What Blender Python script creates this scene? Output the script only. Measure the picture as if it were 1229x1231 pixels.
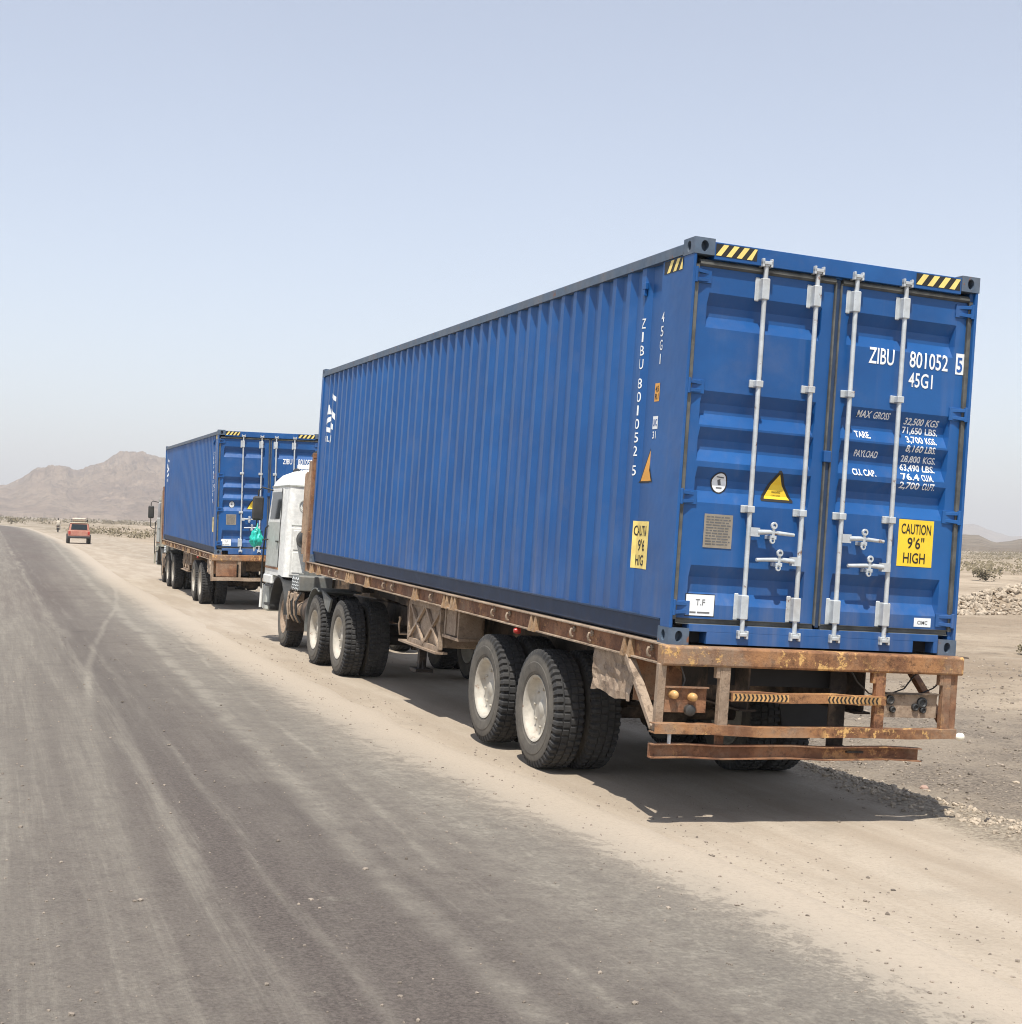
import bpy, bmesh, math, random
from mathutils import Matrix, Vector, Euler, noise

R = math.radians
random.seed(7)
scene = bpy.context.scene
for o in list(bpy.data.objects):
    bpy.data.objects.remove(o)
COL = scene.collection

# ------------------------------------------------------------------ camera
cam_d = bpy.data.cameras.new('camera')
cam = bpy.data.objects.new('camera', cam_d)
COL.objects.link(cam)
cam_d.sensor_fit = 'HORIZONTAL'
cam_d.sensor_width = 36.0
cam_d.lens = 36.0 * 1729.41 / 1229.0
cam_d.clip_start = 0.1
cam_d.clip_end = 40000.0
CAM = Vector((-4.5295, -9.1725, 2.0247))
RC = ((0.93962026, 0.34018563, -0.03724909),
      (-0.3404702, 0.94025428, -0.00138785),
      (0.03455149, 0.01398626, 0.99930505))      # columns: right, forward, up
cm = Matrix.Identity(4)
for i in range(3):
    cm[i][0] = RC[i][0]
    cm[i][1] = RC[i][2]
    cm[i][2] = -RC[i][1]
    cm[i][3] = CAM[i]
cam.matrix_world = cm
scene.camera = cam

# ------------------------------------------------------------------ light
SUN_DIR = Vector((0.23, 0.42, -1.0)).normalized()
SUN_EL = math.asin(-SUN_DIR.z)
SUN_AZ = math.atan2(-SUN_DIR.x, -SUN_DIR.y)
sun_d = bpy.data.lights.new('sun', 'SUN')
sun_d.energy = 5.0
sun_d.angle = R(0.6)
sun_d.color = (1.0, 0.955, 0.88)
sun = bpy.data.objects.new('sun', sun_d)
COL.objects.link(sun)
sun.rotation_euler = SUN_DIR.to_track_quat('-Z', 'Y').to_euler()

world = bpy.data.worlds.new('World')
scene.world = world
world.use_nodes = True
wn = world.node_tree
for n in list(wn.nodes):
    wn.nodes.remove(n)
sky = wn.nodes.new('ShaderNodeTexSky')
sky.sky_type = 'NISHITA'
sky.sun_disc = False
sky.sun_elevation = SUN_EL
sky.sun_rotation = SUN_AZ
sky.altitude = 300
sky.air_density = 1.0
sky.dust_density = 0.8
sky.ozone_density = 2.5
bg = wn.nodes.new('ShaderNodeBackground')
bg.inputs['Strength'].default_value = 0.12
wo = wn.nodes.new('ShaderNodeOutputWorld')
veil = wn.nodes.new('ShaderNodeMix')          # thin high dust veil, even over the whole sky
veil.data_type = 'RGBA'
veil.blend_type = 'ADD'
veil.inputs[0].default_value = 1.0
hs = wn.nodes.new('ShaderNodeHueSaturation')
hs.inputs['Saturation'].default_value = 0.68
wn.links.new(sky.outputs[0], hs.inputs['Color'])
wtc = wn.nodes.new('ShaderNodeTexCoord')
wno = wn.nodes.new('ShaderNodeTexNoise')
wno.inputs['Scale'].default_value = 1.6
wno.inputs['Detail'].default_value = 3.0
wn.links.new(wtc.outputs['Generated'], wno.inputs['Vector'])
wmx = wn.nodes.new('ShaderNodeMix')
wmx.data_type = 'RGBA'
wmx.inputs[6].default_value = (0.84, 0.85, 0.99, 1)
wmx.inputs[7].default_value = (1.14, 1.14, 1.26, 1)
wn.links.new(wno.outputs[0], wmx.inputs[0])
wn.links.new(wmx.outputs[2], veil.inputs[7])
wn.links.new(hs.outputs[0], veil.inputs[6])
wn.links.new(veil.outputs[2], bg.inputs[0])
wn.links.new(bg.outputs[0], wo.inputs[0])

scene.view_settings.view_transform = 'Standard'
scene.view_settings.look = 'None'
scene.view_settings.gamma = 1.0
scene.view_settings.exposure = 0.33
scene.render.engine = 'CYCLES'
scene.cycles.filter_width = 1.05


# ------------------------------------------------------------------ shader helpers
class S:
    """socket wrapper with arithmetic"""
    def __init__(s, nt, k):
        s.nt, s.k = nt, k

    def op(s, o, *a):
        n = s.nt.nodes.new('ShaderNodeMath')
        n.operation = o
        for i, v in enumerate((s,) + a):
            if isinstance(v, S):
                s.nt.links.new(v.k, n.inputs[i])
            else:
                n.inputs[i].default_value = v
        return S(s.nt, n.outputs[0])

    def __add__(s, b): return s.op('ADD', b)
    def __sub__(s, b): return s.op('SUBTRACT', b)
    def __mul__(s, b): return s.op('MULTIPLY', b)
    def __truediv__(s, b): return s.op('DIVIDE', b)
    def max(s, b): return s.op('MAXIMUM', b)
    def min(s, b): return s.op('MINIMUM', b)
    def abs(s): return s.op('ABSOLUTE')
    def inv(s): return (s * -1.0) + 1.0
    def clamp(s): return s.max(0.0).min(1.0)

    def step(s, a, b, smooth=True):
        n = s.nt.nodes.new('ShaderNodeMapRange')
        n.interpolation_type = 'SMOOTHSTEP' if smooth else 'LINEAR'
        s.nt.links.new(s.k, n.inputs[0])
        lo, hi = (a, b) if a < b else (b, a)
        n.inputs[1].default_value = lo
        n.inputs[2].default_value = hi
        n.inputs[3].default_value = 0.0 if a < b else 1.0
        n.inputs[4].default_value = 1.0 if a < b else 0.0
        return S(s.nt, n.outputs[0])

    def band(s, c, w):                      # smooth bump 1 at c, 0 at +-w
        return (s - c).abs().step(w, 0.0)


class Mat:
    def __init__(m, name):
        m.m = bpy.data.materials.new(name)
        m.m.use_nodes = True
        m.nt = m.m.node_tree
        m.b = m.nt.nodes['Principled BSDF']
        tc = m.nt.nodes.new('ShaderNodeTexCoord')
        m.obj = tc.outputs['Object']
        g = m.nt.nodes.new('ShaderNodeNewGeometry')
        m.pos = g.outputs['Position']

    def link(m, a, b):
        m.nt.links.new(a.k if isinstance(a, S) else a, b)

    def mapped(m, scale=(1, 1, 1), src=None, loc=(0, 0, 0)):
        n = m.nt.nodes.new('ShaderNodeMapping')
        n.inputs['Scale'].default_value = scale
        n.inputs['Location'].default_value = loc
        m.nt.links.new(src or m.obj, n.inputs[0])
        return n.outputs[0]

    def noise(m, s=5.0, d=4.0, rough=0.55, scale=(1, 1, 1), src=None, loc=(0, 0, 0)):
        n = m.nt.nodes.new('ShaderNodeTexNoise')
        n.inputs['Scale'].default_value = s
        n.inputs['Detail'].default_value = d
        n.inputs['Roughness'].default_value = rough
        m.nt.links.new(m.mapped(scale, src, loc), n.inputs['Vector'])
        return S(m.nt, n.outputs[0])

    def voro(m, s=5.0, scale=(1, 1, 1), src=None, out=0, feature='F1'):
        n = m.nt.nodes.new('ShaderNodeTexVoronoi')
        n.feature = feature
        n.inputs['Scale'].default_value = s
        m.nt.links.new(m.mapped(scale, src), n.inputs['Vector'])
        return S(m.nt, n.outputs[out])

    def attr(m, name):
        n = m.nt.nodes.new('ShaderNodeAttribute')
        n.attribute_name = name
        return S(m.nt, n.outputs['Fac'])

    def xyz(m, src=None):
        n = m.nt.nodes.new('ShaderNodeSeparateXYZ')
        m.nt.links.new(src or m.obj, n.inputs[0])
        return [S(m.nt, o) for o in n.outputs]

    def mix(m, f, a, b):
        n = m.nt.nodes.new('ShaderNodeMix')
        n.data_type = 'RGBA'
        if isinstance(f, S):
            m.nt.links.new(f.k, n.inputs[0])
        else:
            n.inputs[0].default_value = f
        for i, v in ((6, a), (7, b)):
            if isinstance(v, (tuple, list)):
                n.inputs[i].default_value = tuple(v[:3]) + (1.0,)
            else:
                m.nt.links.new(v.k if isinstance(v, S) else v, n.inputs[i])
        return n.outputs[2]

    def color(m, c):
        if isinstance(c, (tuple, list)):
            m.b.inputs['Base Color'].default_value = tuple(c[:3]) + (1.0,)
        else:
            m.link(c, m.b.inputs['Base Color'])
        return m

    def rough(m, r):
        if isinstance(r, S):
            m.link(r, m.b.inputs['Roughness'])
        else:
            m.b.inputs['Roughness'].default_value = r
        return m

    def metal(m, v):
        m.b.inputs['Metallic'].default_value = v
        return m

    def spec(m, v):
        m.b.inputs['Specular IOR Level'].default_value = v
        return m

    def bump(m, h, strength=0.4, dist=0.01):
        n = m.nt.nodes.new('ShaderNodeBump')
        n.inputs['Strength'].default_value = strength
        n.inputs['Distance'].default_value = dist
        m.link(h, n.inputs['Height'])
        m.nt.links.new(n.outputs[0], m.b.inputs['Normal'])
        return m


def paint(name, col, dirt=(0.30, 0.25, 0.19), amount=0.35, rough=0.45, metal=0.0, rust=0.0, bump=0.05):
    """painted metal with dust film and optional rust flecks"""
    m = Mat(name)
    f = m.noise(2.3, 6, 0.65)
    f2 = m.noise(14, 5, 0.6)
    vert = m.noise(6, 3, 0.5, scale=(1, 1, 0.08))
    k = (f.step(0.42, 0.75) * 0.6 + vert.step(0.5, 0.8) * 0.4) * amount
    dark = tuple(c * 0.82 for c in col)
    c = m.mix(f2.step(0.35, 0.65), dark, col)
    c = m.mix(k, c, dirt)
    if rust:
        r = (m.noise(9, 8, 0.7).step(0.62 - rust * 0.25, 0.70 - rust * 0.2))
        c = m.mix(r, c, m.mix(m.noise(40, 3), (0.10, 0.035, 0.015), (0.28, 0.12, 0.05)))
    m.color(c).rough((f * 0.35) + (rough - 0.1)).metal(metal)
    if bump:
        m.bump(m.noise(9, 4), bump, 0.02)
    return m.m


def plain(name, col, rough=0.6, metal=0.0, var=0.15):
    m = Mat(name)
    n = m.noise(8, 5, 0.6)
    m.color(m.mix(n.step(0.3, 0.7), tuple(c * (1 - var) for c in col), tuple(min(1, c * (1 + var)) for c in col)))
    m.rough(rough).metal(metal)
    return m.m


M = {}
M['blue'] = None


def mk_blue():
    m = Mat('container_blue_paint')
    f = m.noise(0.9, 5, 0.6)
    v = m.noise(7, 5, 0.65, scale=(1, 1, 0.05))
    x, y, z = m.xyz()
    low = z.step(0.9, 0.0)
    base = m.mix(f.step(0.35, 0.7), (0.009, 0.074, 0.242), (0.013, 0.098, 0.305))
    base = m.mix(m.noise(2.1, 6, 0.7).step(0.52, 0.70) * 0.5, base, (0.016, 0.095, 0.275))
    k = (v.step(0.52, 0.88) * 0.16) + (m.noise(1.7, 7, 0.7).step(0.50, 0.75) * 0.10) + (low * v.step(0.35, 0.75) * 0.20)
    c = m.mix(k, base, (0.26, 0.235, 0.21))
    scr = m.noise(3.5, 8, 0.75, scale=(1.0, 1.0, 7.0)).step(0.68, 0.71) + m.noise(2.5, 8, 0.75, scale=(0.5, 0.5, 5.0), loc=(3, 1, 2)).step(0.70, 0.73)
    c = m.mix(scr * 0.30, c, (0.16, 0.19, 0.25))
    chip = m.noise(26, 9, 0.78).step(0.70, 0.73)
    run = m.noise(15, 4, 0.6, scale=(1, 1, 0.03)).step(0.70, 0.78) * m.noise(1.0, 3).step(0.5, 0.65)
    c = m.mix((chip * 0.7 + run * 0.35).clamp(), c, (0.12, 0.05, 0.025))
    m.color(c).rough((f * 0.2) + (k * 0.6) + 0.30).spec(0.42)
    m.bump((m.noise(2.2, 3) * 1.0) + (m.noise(0.8, 2) * 1.0), 0.35, 0.04)
    return m.m


M['blue'] = mk_blue()
M['steel_blue'] = paint('weathered_casting_steel', (0.085, 0.125, 0.18), amount=0.4, rough=0.5, rust=0.12)
M['gasket'] = plain('rubber_gasket', (0.095, 0.095, 0.085), 0.6, var=0.35)
M['dark_navy'] = paint('dark_navy_rail', (0.012, 0.038, 0.095), amount=0.14, rough=0.5)  # bottom rails and door seal: darker navy than the container blue
M['galv'] = paint('galvanised_steel', (0.58, 0.62, 0.64), dirt=(0.33, 0.24, 0.16), amount=0.5, rough=0.42, metal=0.25, rust=0.12)
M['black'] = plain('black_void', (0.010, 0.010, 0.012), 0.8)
M['white_mark'] = plain('white_marking_film', (0.80, 0.82, 0.82), 0.5, var=0.05)
M['yellow'] = plain('yellow_film', (0.85, 0.58, 0.035), 0.45, var=0.06)
M['pale_yellow'] = plain('pale_yellow_film', (0.86, 0.66, 0.20), 0.45, var=0.12)
M['orange_film'] = plain('orange_film', (0.75, 0.36, 0.06), 0.5, var=0.1)
M['black_print'] = plain('black_print', (0.02, 0.018, 0.015), 0.5)
M['blue_print'] = plain('blue_print', (0.014, 0.09, 0.33), 0.5)
M['grey_print'] = plain('grey_print', (0.12, 0.12, 0.12), 0.5)
M['plate'] = paint('etched_plate', (0.40, 0.35, 0.28), amount=0.4, rough=0.4, metal=0.5)


def mk_rust(name, a, b, c3, chips=0.5):
    m = Mat(name)
    f = m.noise(3.0, 9, 0.75)
    g = m.noise(13, 8, 0.75)
    h = m.noise(1.3, 5, 0.65)
    c = m.mix(f.step(0.40, 0.60), a, b)
    c = m.mix(g.step(0.52, 0.62) * 0.7, c, tuple(v * 0.45 for v in a))
    c = m.mix(h.step(0.48, 0.62) * (g.step(0.35, 0.6) * 0.5 + 0.25), c, (0.30, 0.21, 0.14))
    c = m.mix(m.noise(9, 9, 0.78, loc=(4, 2, 1)).step(0.54, 0.58) * m.noise(1.6, 3, loc=(1, 7, 3)).step(0.46, 0.58) * chips, c, c3)
    c = m.mix(m.noise(45, 5, 0.7).step(0.55, 0.7) * 0.5, c, (0.04, 0.024, 0.016))
    m.color(c).rough((g * 0.3) + 0.6)
    m.bump((m.noise(24, 8, 0.75) * 1.0) + (m.noise(4, 4) * 0.8), 0.6, 0.014)
    return m.m


M['rust'] = mk_rust('rusty_brown_frame_paint', (0.155, 0.066, 0.032), (0.30, 0.142, 0.068), (0.46, 0.25, 0.10), 0.8)
M['rust_beam'] = mk_rust('flaking_orange_beam_paint', (0.17, 0.075, 0.034), (0.36, 0.175, 0.072), (0.62, 0.37, 0.13), 1.0)
M['rust_dust'] = mk_rust('dusty_tan_steel', (0.25, 0.18, 0.125), (0.38, 0.29, 0.21), (0.46, 0.36, 0.26))
M['pocket'] = mk_rust('tan_pocket_paint', (0.30, 0.185, 0.10), (0.44, 0.29, 0.16), (0.14, 0.07, 0.04))
M['plank'] = mk_rust('weathered_plank_paint', (0.33, 0.20, 0.115), (0.46, 0.31, 0.195), (0.22, 0.11, 0.06))
M['rust_dark'] = mk_rust('dark_chassis_steel', (0.022, 0.017, 0.014), (0.045, 0.032, 0.024), (0.09, 0.06, 0.04))


def mk_tyre():
    m = Mat('dusty_tyre_rubber')
    f = m.noise(5, 6, 0.65)
    x, y, z = m.xyz()
    r = ((y * y) + (z * z)).op('SQRT')
    c = m.mix(f.step(0.35, 0.7), (0.026, 0.026, 0.027), (0.046, 0.044, 0.042))
    dusty = (m.noise(9, 5, 0.7).step(0.25, 0.7) * 0.45 + 0.35) * r.step(0.475, 0.435) + m.noise(30, 5, 0.7).step(0.5, 0.75) * 0.25
    c = m.mix(dusty, c, (0.155, 0.138, 0.112))
    m.color(c).rough(0.85)
    m.bump(m.noise(45, 4), 0.25, 0.003)
    return m.m


M['tyre'] = mk_tyre()
M['rim'] = paint('cream_rim_paint', (0.50, 0.465, 0.395), dirt=(0.26, 0.20, 0.14), amount=0.55, rough=0.5, rust=0.1)
M['cab_white'] = paint('white_cab_paint', (0.84, 0.84, 0.80), dirt=(0.42, 0.37, 0.28), amount=0.30, rough=0.35, bump=0.02)
M['cab_grey'] = paint('grey_cab_panel', (0.50, 0.52, 0.48), dirt=(0.35, 0.32, 0.26), amount=0.3, rough=0.45)
M['dark_plastic'] = paint('dark_plastic', (0.022, 0.024, 0.026), amount=0.18, rough=0.5)
M['fender'] = paint('dusty_grey_fender', (0.15, 0.16, 0.155), dirt=(0.33, 0.29, 0.23), amount=0.6, rough=0.6)
M['flap'] = plain('rubber_mud_flap', (0.018, 0.018, 0.020), 0.75)
g = Mat('dark_cab_glass')
g.color((0.02, 0.026, 0.03)).rough(0.12).spec(0.3)
M['glass'] = g.m
M['lamp_orange'] = plain('orange_lamp_lens', (0.62, 0.36, 0.14), 0.4, var=0.4)
M['tape'] = plain('faded_orange_tape', (0.48, 0.27, 0.10), 0.6, var=0.3)
M['lamp_white'] = plain('white_lamp_lens', (0.78, 0.74, 0.62), 0.3)
M['lamp_red'] = plain('red_lamp_lens', (0.40, 0.03, 0.02), 0.3)
M['teal'] = plain('teal_plastic_bag', (0.02, 0.47, 0.38), 0.35, var=0.3)


# ------------------------------------------------------------------ mesh helpers
class MB:
    def __init__(s):
        s.v, s.f = [], []

    def add(s, vs, fs):
        n = len(s.v)
        s.v += [tuple(v) for v in vs]
        s.f += [tuple(i + n for i in f) for f in fs]
        return s

    def box(s, a, b, mtx=None):
        x0, y0, z0 = a
        x1, y1, z1 = b
        vs = [(x0, y0, z0), (x1, y0, z0), (x1, y1, z0), (x0, y1, z0), (x0, y0, z1), (x1, y0, z1), (x1, y1, z1), (x0, y1, z1)]
        if mtx:
            vs = [mtx @ Vector(v) for v in vs]
        return s.add(vs, [(0, 3, 2, 1), (4, 5, 6, 7), (0, 1, 5, 4), (1, 2, 6, 5), (2, 3, 7, 6), (3, 0, 4, 7)])

    def bar(s, p, q, w, h, up=(0, 0, 1)):
        """rectangular bar from p to q, w across, h along up"""
        p, q = Vector(p), Vector(q)
        d = (q - p).normalized()
        u = Vector(up)
        side = d.cross(u).normalized()
        u = side.cross(d).normalized()
        vs = []
        for c in (p, q):
            for a, b in ((-1, -1), (1, -1), (1, 1), (-1, 1)):
                vs.append(c + side * (a * w / 2) + u * (b * h / 2))
        return s.add(vs, [(0, 1, 2, 3), (7, 6, 5, 4), (0, 4, 5, 1), (1, 5, 6, 2), (2, 6, 7, 3), (3, 7, 4, 0)])

    def tube(s, p, q, r0, r1=None, n=12, caps=True):
        p, q = Vector(p), Vector(q)
        r1 = r0 if r1 is None else r1
        d = (q - p).normalized()
        a = d.orthogonal().normalized()
        b = d.cross(a)
        vs = []
        for c, r in ((p, r0), (q, r1)):
            for i in range(n):
                t = 2 * math.pi * i / n
                vs.append(c + (a * math.cos(t) + b * math.sin(t)) * r)
        fs = [(i, (i + 1) % n, n + (i + 1) % n, n + i) for i in range(n)]
        if caps:
            fs += [tuple(range(n - 1, -1, -1)), tuple(range(n, 2 * n))]
        return s.add(vs, fs)

    def path(s, pts, r, n=8):
        pts = [Vector(p) for p in pts]
        m = len(pts)
        vs, fs = [], []
        prev = None
        for i, p in enumerate(pts):
            d = (pts[min(i + 1, m - 1)] - pts[max(i - 1, 0)]).normalized()
            a = d.orthogonal().normalized() if prev is None else (prev - d * prev.dot(d)).normalized()
            prev = a
            b = d.cross(a)
            rr = r[i] if isinstance(r, (list, tuple)) else r
            for k in range(n):
                t = 2 * math.pi * k / n
                vs.append(p + (a * math.cos(t) + b * math.sin(t)) * rr)
        for i in range(m - 1):
            for k in range(n):
                fs.append((i * n + k, i * n + (k + 1) % n, (i + 1) * n + (k + 1) % n, (i + 1) * n + k))
        fs += [tuple(range(n - 1, -1, -1)), tuple(range((m - 1) * n, m * n))]
        return s.add(vs, fs)

    def lathe(s, prof, n=32, axis='X', c=(0, 0, 0)):
        """prof: list of (along, radius)"""
        vs, fs = [], []
        for a, r in prof:
            for i in range(n):
                t = 2 * math.pi * i / n
                p = {'X': (a, r * math.cos(t), r * math.sin(t)), 'Z': (r * math.cos(t), r * math.sin(t), a),
                     'Y': (r * math.cos(t), a, r * math.sin(t))}[axis]
                vs.append((p[0] + c[0], p[1] + c[1], p[2] + c[2]))
        for j in range(len(prof) - 1):
            for i in range(n):
                fs.append((j * n + i, j * n + (i + 1) % n, (j + 1) * n + (i + 1) % n, (j + 1) * n + i))
        return s.add(vs, fs)

    def prism(s, poly, a, b, axis='X'):
        """poly of 2D points extruded from a to b along axis"""
        n = len(poly)
        vs = []
        for t in (a, b):
            for u, v in poly:
                vs.append({'X': (t, u, v), 'Y': (u, t, v), 'Z': (u, v, t)}[axis])
        fs = [tuple(range(n - 1, -1, -1)), tuple(range(n, 2 * n))]
        fs += [(i, (i + 1) % n, n + (i + 1) % n, n + i) for i in range(n)]
        return s.add(vs, fs)

    def mesh(s, name, mat, smooth=None, base=(0, 0, 0), bevel=0.0, fixn=True):
        me = bpy.data.meshes.new(name)
        b = Vector(base)
        me.from_pydata([Vector(v) - b for v in s.v], [], s.f)
        if fixn or bevel:
            bm = bmesh.new()
            bm.from_mesh(me)
            if bevel:
                es = [e for e in bm.edges if len(e.link_faces) == 2 and e.calc_face_angle(0) > 0.6]
                bmesh.ops.bevel(bm, geom=es, offset=bevel, segments=1, affect='EDGES', clamp_overlap=True)
            if fixn:
                bmesh.ops.recalc_face_normals(bm, faces=bm.faces)
            bm.to_mesh(me)
            bm.free()
        if mat is not None:
            me.materials.append(mat)
        if smooth:
            me.polygons.foreach_set('use_smooth', [True] * len(me.polygons))
            me.set_sharp_from_angle(angle=R(smooth))
        me.update()
        return me


def link(name, data, parent=None, loc=None):
    o = bpy.data.objects.new(name, data)
    COL.objects.link(o)
    if parent is not None:
        o.parent = parent
    if loc is not None:
        o.location = loc
    return o


def tag(o, label=None, cat=None, group=None, kind=None):
    if label: o['label'] = label
    if cat: o['category'] = cat
    if group: o['group'] = group
    if kind: o['kind'] = kind
    return o


class Thing:
    """an Empty at the thing's base; geometry is given in the frame matrix fm"""
    def __init__(s, name, fm, base, label, cat, group=None):
        s.base = Vector(base)
        s.o = link(name, None)
        s.o.empty_display_size = 0.3
        s.o.matrix_world = fm @ Matrix.Translation(s.base)
        tag(s.o, label, cat, group)

    def part(s, name, mb, mat, parent=None, smooth=None, bevel=0.0, label=None):
        ob = link(name, mb.mesh(name, mat, smooth, s.base, bevel), parent or s.o)
        if label: ob['label'] = label
        return ob


def copy_tree(o, parent=None):
    c = o.copy()
    COL.objects.link(c)
    if parent is not None:
        c.parent = parent
    for ch in list(o.children):
        copy_tree(ch, c)
    return c


def sstep(a, b, x):
    t = min(1.0, max(0.0, (x - a) / (b - a)))
    return t * t * (3 - 2 * t)


def lerp(a, b, t):
    return a + (b - a) * t


def interp(tab, x):
    if x <= tab[0][0]: return tab[0][1]
    for (a, va), (b, vb) in zip(tab, tab[1:]):
        if x <= b:
            return va + (vb - va) * (x - a) / (b - a)
    return tab[-1][1]


# ------------------------------------------------------------------ terrain
ROAD_EDGE = [(-80, 0.1), (-3, 0.05), (0, -0.15), (4, -0.45), (12, -0.6), (40, -0.25), (54, 0.1), (80, 0.8), (120, 1.4), (180, 1.6), (225, 1.5),
             (260, 0.2), (300, -4), (340, -12), (400, -32), (520, -95), (700, -240)]


def road_edge(y):
    return interp(ROAD_EDGE, y)


def fbm(x, y, s, o=4):
    return noise.fractal(Vector((x * s, y * s, 3.7)), 1.0, 2.0, o)


def height(x, y):
    k = math.tan(R(1.75)) * (1 - sstep(15.5, 24, y))
    h = -k * max(-3.0, min(2.3, x))
    d = x - max(2.2, road_edge(y) + 2.6)           # right of the compacted shoulder
    if d > 0:
        h -= 0.24 * sstep(0.25, 1.7, d)
        h += (0.045 * sstep(0, 0.3, d) * (1 - sstep(0.4, 1.0, d))) * (0.6 + 0.8 * fbm(x, y, 0.9))
        h += sstep(0.6, 4, d) * (0.05 * fbm(x, y, 0.8, 5) + 0.10 * fbm(x, y, 0.17))
        h += sstep(15, 70, d) * 0.55 * fbm(x, y, 0.022)
        h += sstep(80, 400, d) * 1.1 * fbm(x, y, 0.006)
    dl = (road_edge(y) - 9.0) - x
    if dl > 0:
        h += sstep(1, 5, dl) * (-0.15 + 0.12 * fbm(x, y, 0.2)) + sstep(15, 70, dl) * 0.5 * fbm(x, y, 0.02)
    return h


def ground_h(x, y):
    e = road_edge(y)
    m = sstep(0.0, -0.25, x - e) if False else (1 - sstep(-0.30, -0.02, x - e)) * sstep(-9.6, -9.3, x - e)
    rel = 0.0
    if e - 0.2 < x < 12 and y < 40:
        rel = 0.010 * noise.fractal(Vector((x * 2.2, y * 0.9, 1.0)), 0.8, 2.0, 4) + (0.018 * noise.fractal(Vector((x * 3.5, y * 3.5, 6.0)), 0.7, 2.0, 4) if x > 2.3 else 0.004 * noise.fractal(Vector((x * 5, y * 5, 2.0)), 0.7, 2.0, 3))
        rel *= sstep(-0.1, 0.3, x - e)
        if x < 2.6: rel -= 0.006
    return height(x, y) - 0.06 * m + rel


def axis_vals(lo, hi, dense_lo, dense_hi, step, growth):
    v = []
    t = dense_lo
    while t <= dense_hi:
        v.append(t); t += step
    s = step
    t = dense_hi
    while t < hi:
        s *= growth
        t += s
        v.append(min(t, hi))
    s = step
    t = dense_lo
    left = []
    while t > lo:
        s *= growth
        t -= s
        left.append(max(t, lo))
    return left[::-1] + v


def grid_mesh(name, xs, ys, fn, mat, smooth=True):
    nx, ny = len(xs), len(ys)
    vs = [(x, y, fn(x, y)) for y in ys for x in xs]
    fs = [(j * nx + i, j * nx + i + 1, (j + 1) * nx + i + 1, (j + 1) * nx + i) for j in range(ny - 1) for i in range(nx - 1)]
    me = bpy.data.meshes.new(name)
    me.from_pydata(vs, [], fs)
    me.materials.append(mat)
    if smooth:
        me.polygons.foreach_set('use_smooth', [True] * len(me.polygons))
    return me


SAND = (0.345, 0.283, 0.215)
SAND2 = (0.425, 0.360, 0.283)


def mk_ground():
    m = Mat('desert_ground')
    x, y, z = m.xyz()
    # shoulder to gravel to plain, measured across the road line
    w = m.noise(0.55, 4, 0.6) - 0.5
    w2 = m.noise(3.0, 5, 0.65) - 0.5
    d = x + w * 1.6 + w2 * 0.5
    lng = m.noise(1.6, 5, 0.6, scale=(1, 0.12, 1))
    sand = m.mix(lng.step(0.35, 0.68), SAND, SAND2)
    sand = m.mix(m.noise(35, 4, 0.7).step(0.42, 0.72) * 0.35, sand, (0.26, 0.215, 0.16))
    sand = m.mix(m.noise(1.3, 7, 0.72).step(0.48, 0.68) * 0.4, sand, (0.285, 0.24, 0.185))
    sand = m.mix(m.voro(24).step(0.12, 0.06) * m.noise(5, 3).step(0.5, 0.6) * 0.5, sand, (0.12, 0.10, 0.08))
    grit = m.noise(26, 6, 0.75)
    cell = m.voro(16)
    grav = m.mix(grit.step(0.35, 0.65), (0.145, 0.120, 0.095), (0.315, 0.262, 0.205))
    grav = m.mix(m.noise(0.6, 6, 0.7).step(0.45, 0.62) * 0.6, grav, (0.36, 0.297, 0.225))
    grav = m.mix(m.voro(34).step(0.16, 0.05) * 0.7, grav, (0.075, 0.062, 0.052))
    pale = m.mix(grit.step(0.4, 0.6), (0.25, 0.205, 0.155), (0.42, 0.355, 0.27))
    near = y.step(42, 24)
    c = m.mix(d.step(2.1, 2.7) * near, sand, pale)
    c = m.mix(d.step(3.4, 4.2) * near, c, grav)
    # beyond: sandy plain with stony patches
    plain_n = m.noise(0.09, 6, 0.65)
    pl = m.mix(plain_n.step(0.38, 0.62), (0.30, 0.235, 0.168), (0.45, 0.365, 0.27))
    pl = m.mix(m.noise(1.1, 6, 0.7).step(0.5, 0.7) * 0.55, pl, (0.165, 0.132, 0.095))
    pl = m.mix(m.noise(6, 7, 0.78).step(0.54, 0.66) * 0.6, pl, (0.15, 0.12, 0.09))
    pl = m.mix(m.noise(0.4, 6, 0.7, scale=(0.4, 1, 1)).step(0.52, 0.64) * 0.5, pl, (0.43, 0.36, 0.275))
    far = (d + (m.noise(0.2, 3) - 0.5) * 5.0)
    c = m.mix(far.step(8.0, 11.5), c, pl)
    scrub = m.noise(0.035, 6, 0.7).step(0.42, 0.60) * y.step(110, 260)
    c = m.mix(scrub * 0.6, c, (0.15, 0.125, 0.075))
    m.color(c).rough(0.95).spec(0.2)
    stony = d.step(2.2, 2.7)
    h = (m.noise(30, 5, 0.7) * 0.5) + (stony * grit * 1.6) + (stony * cell.step(0.45, 0.1) * 0.8) + (lng * 0.4)
    m.bump(h, 0.75, 0.035)
    return m.m


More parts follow.
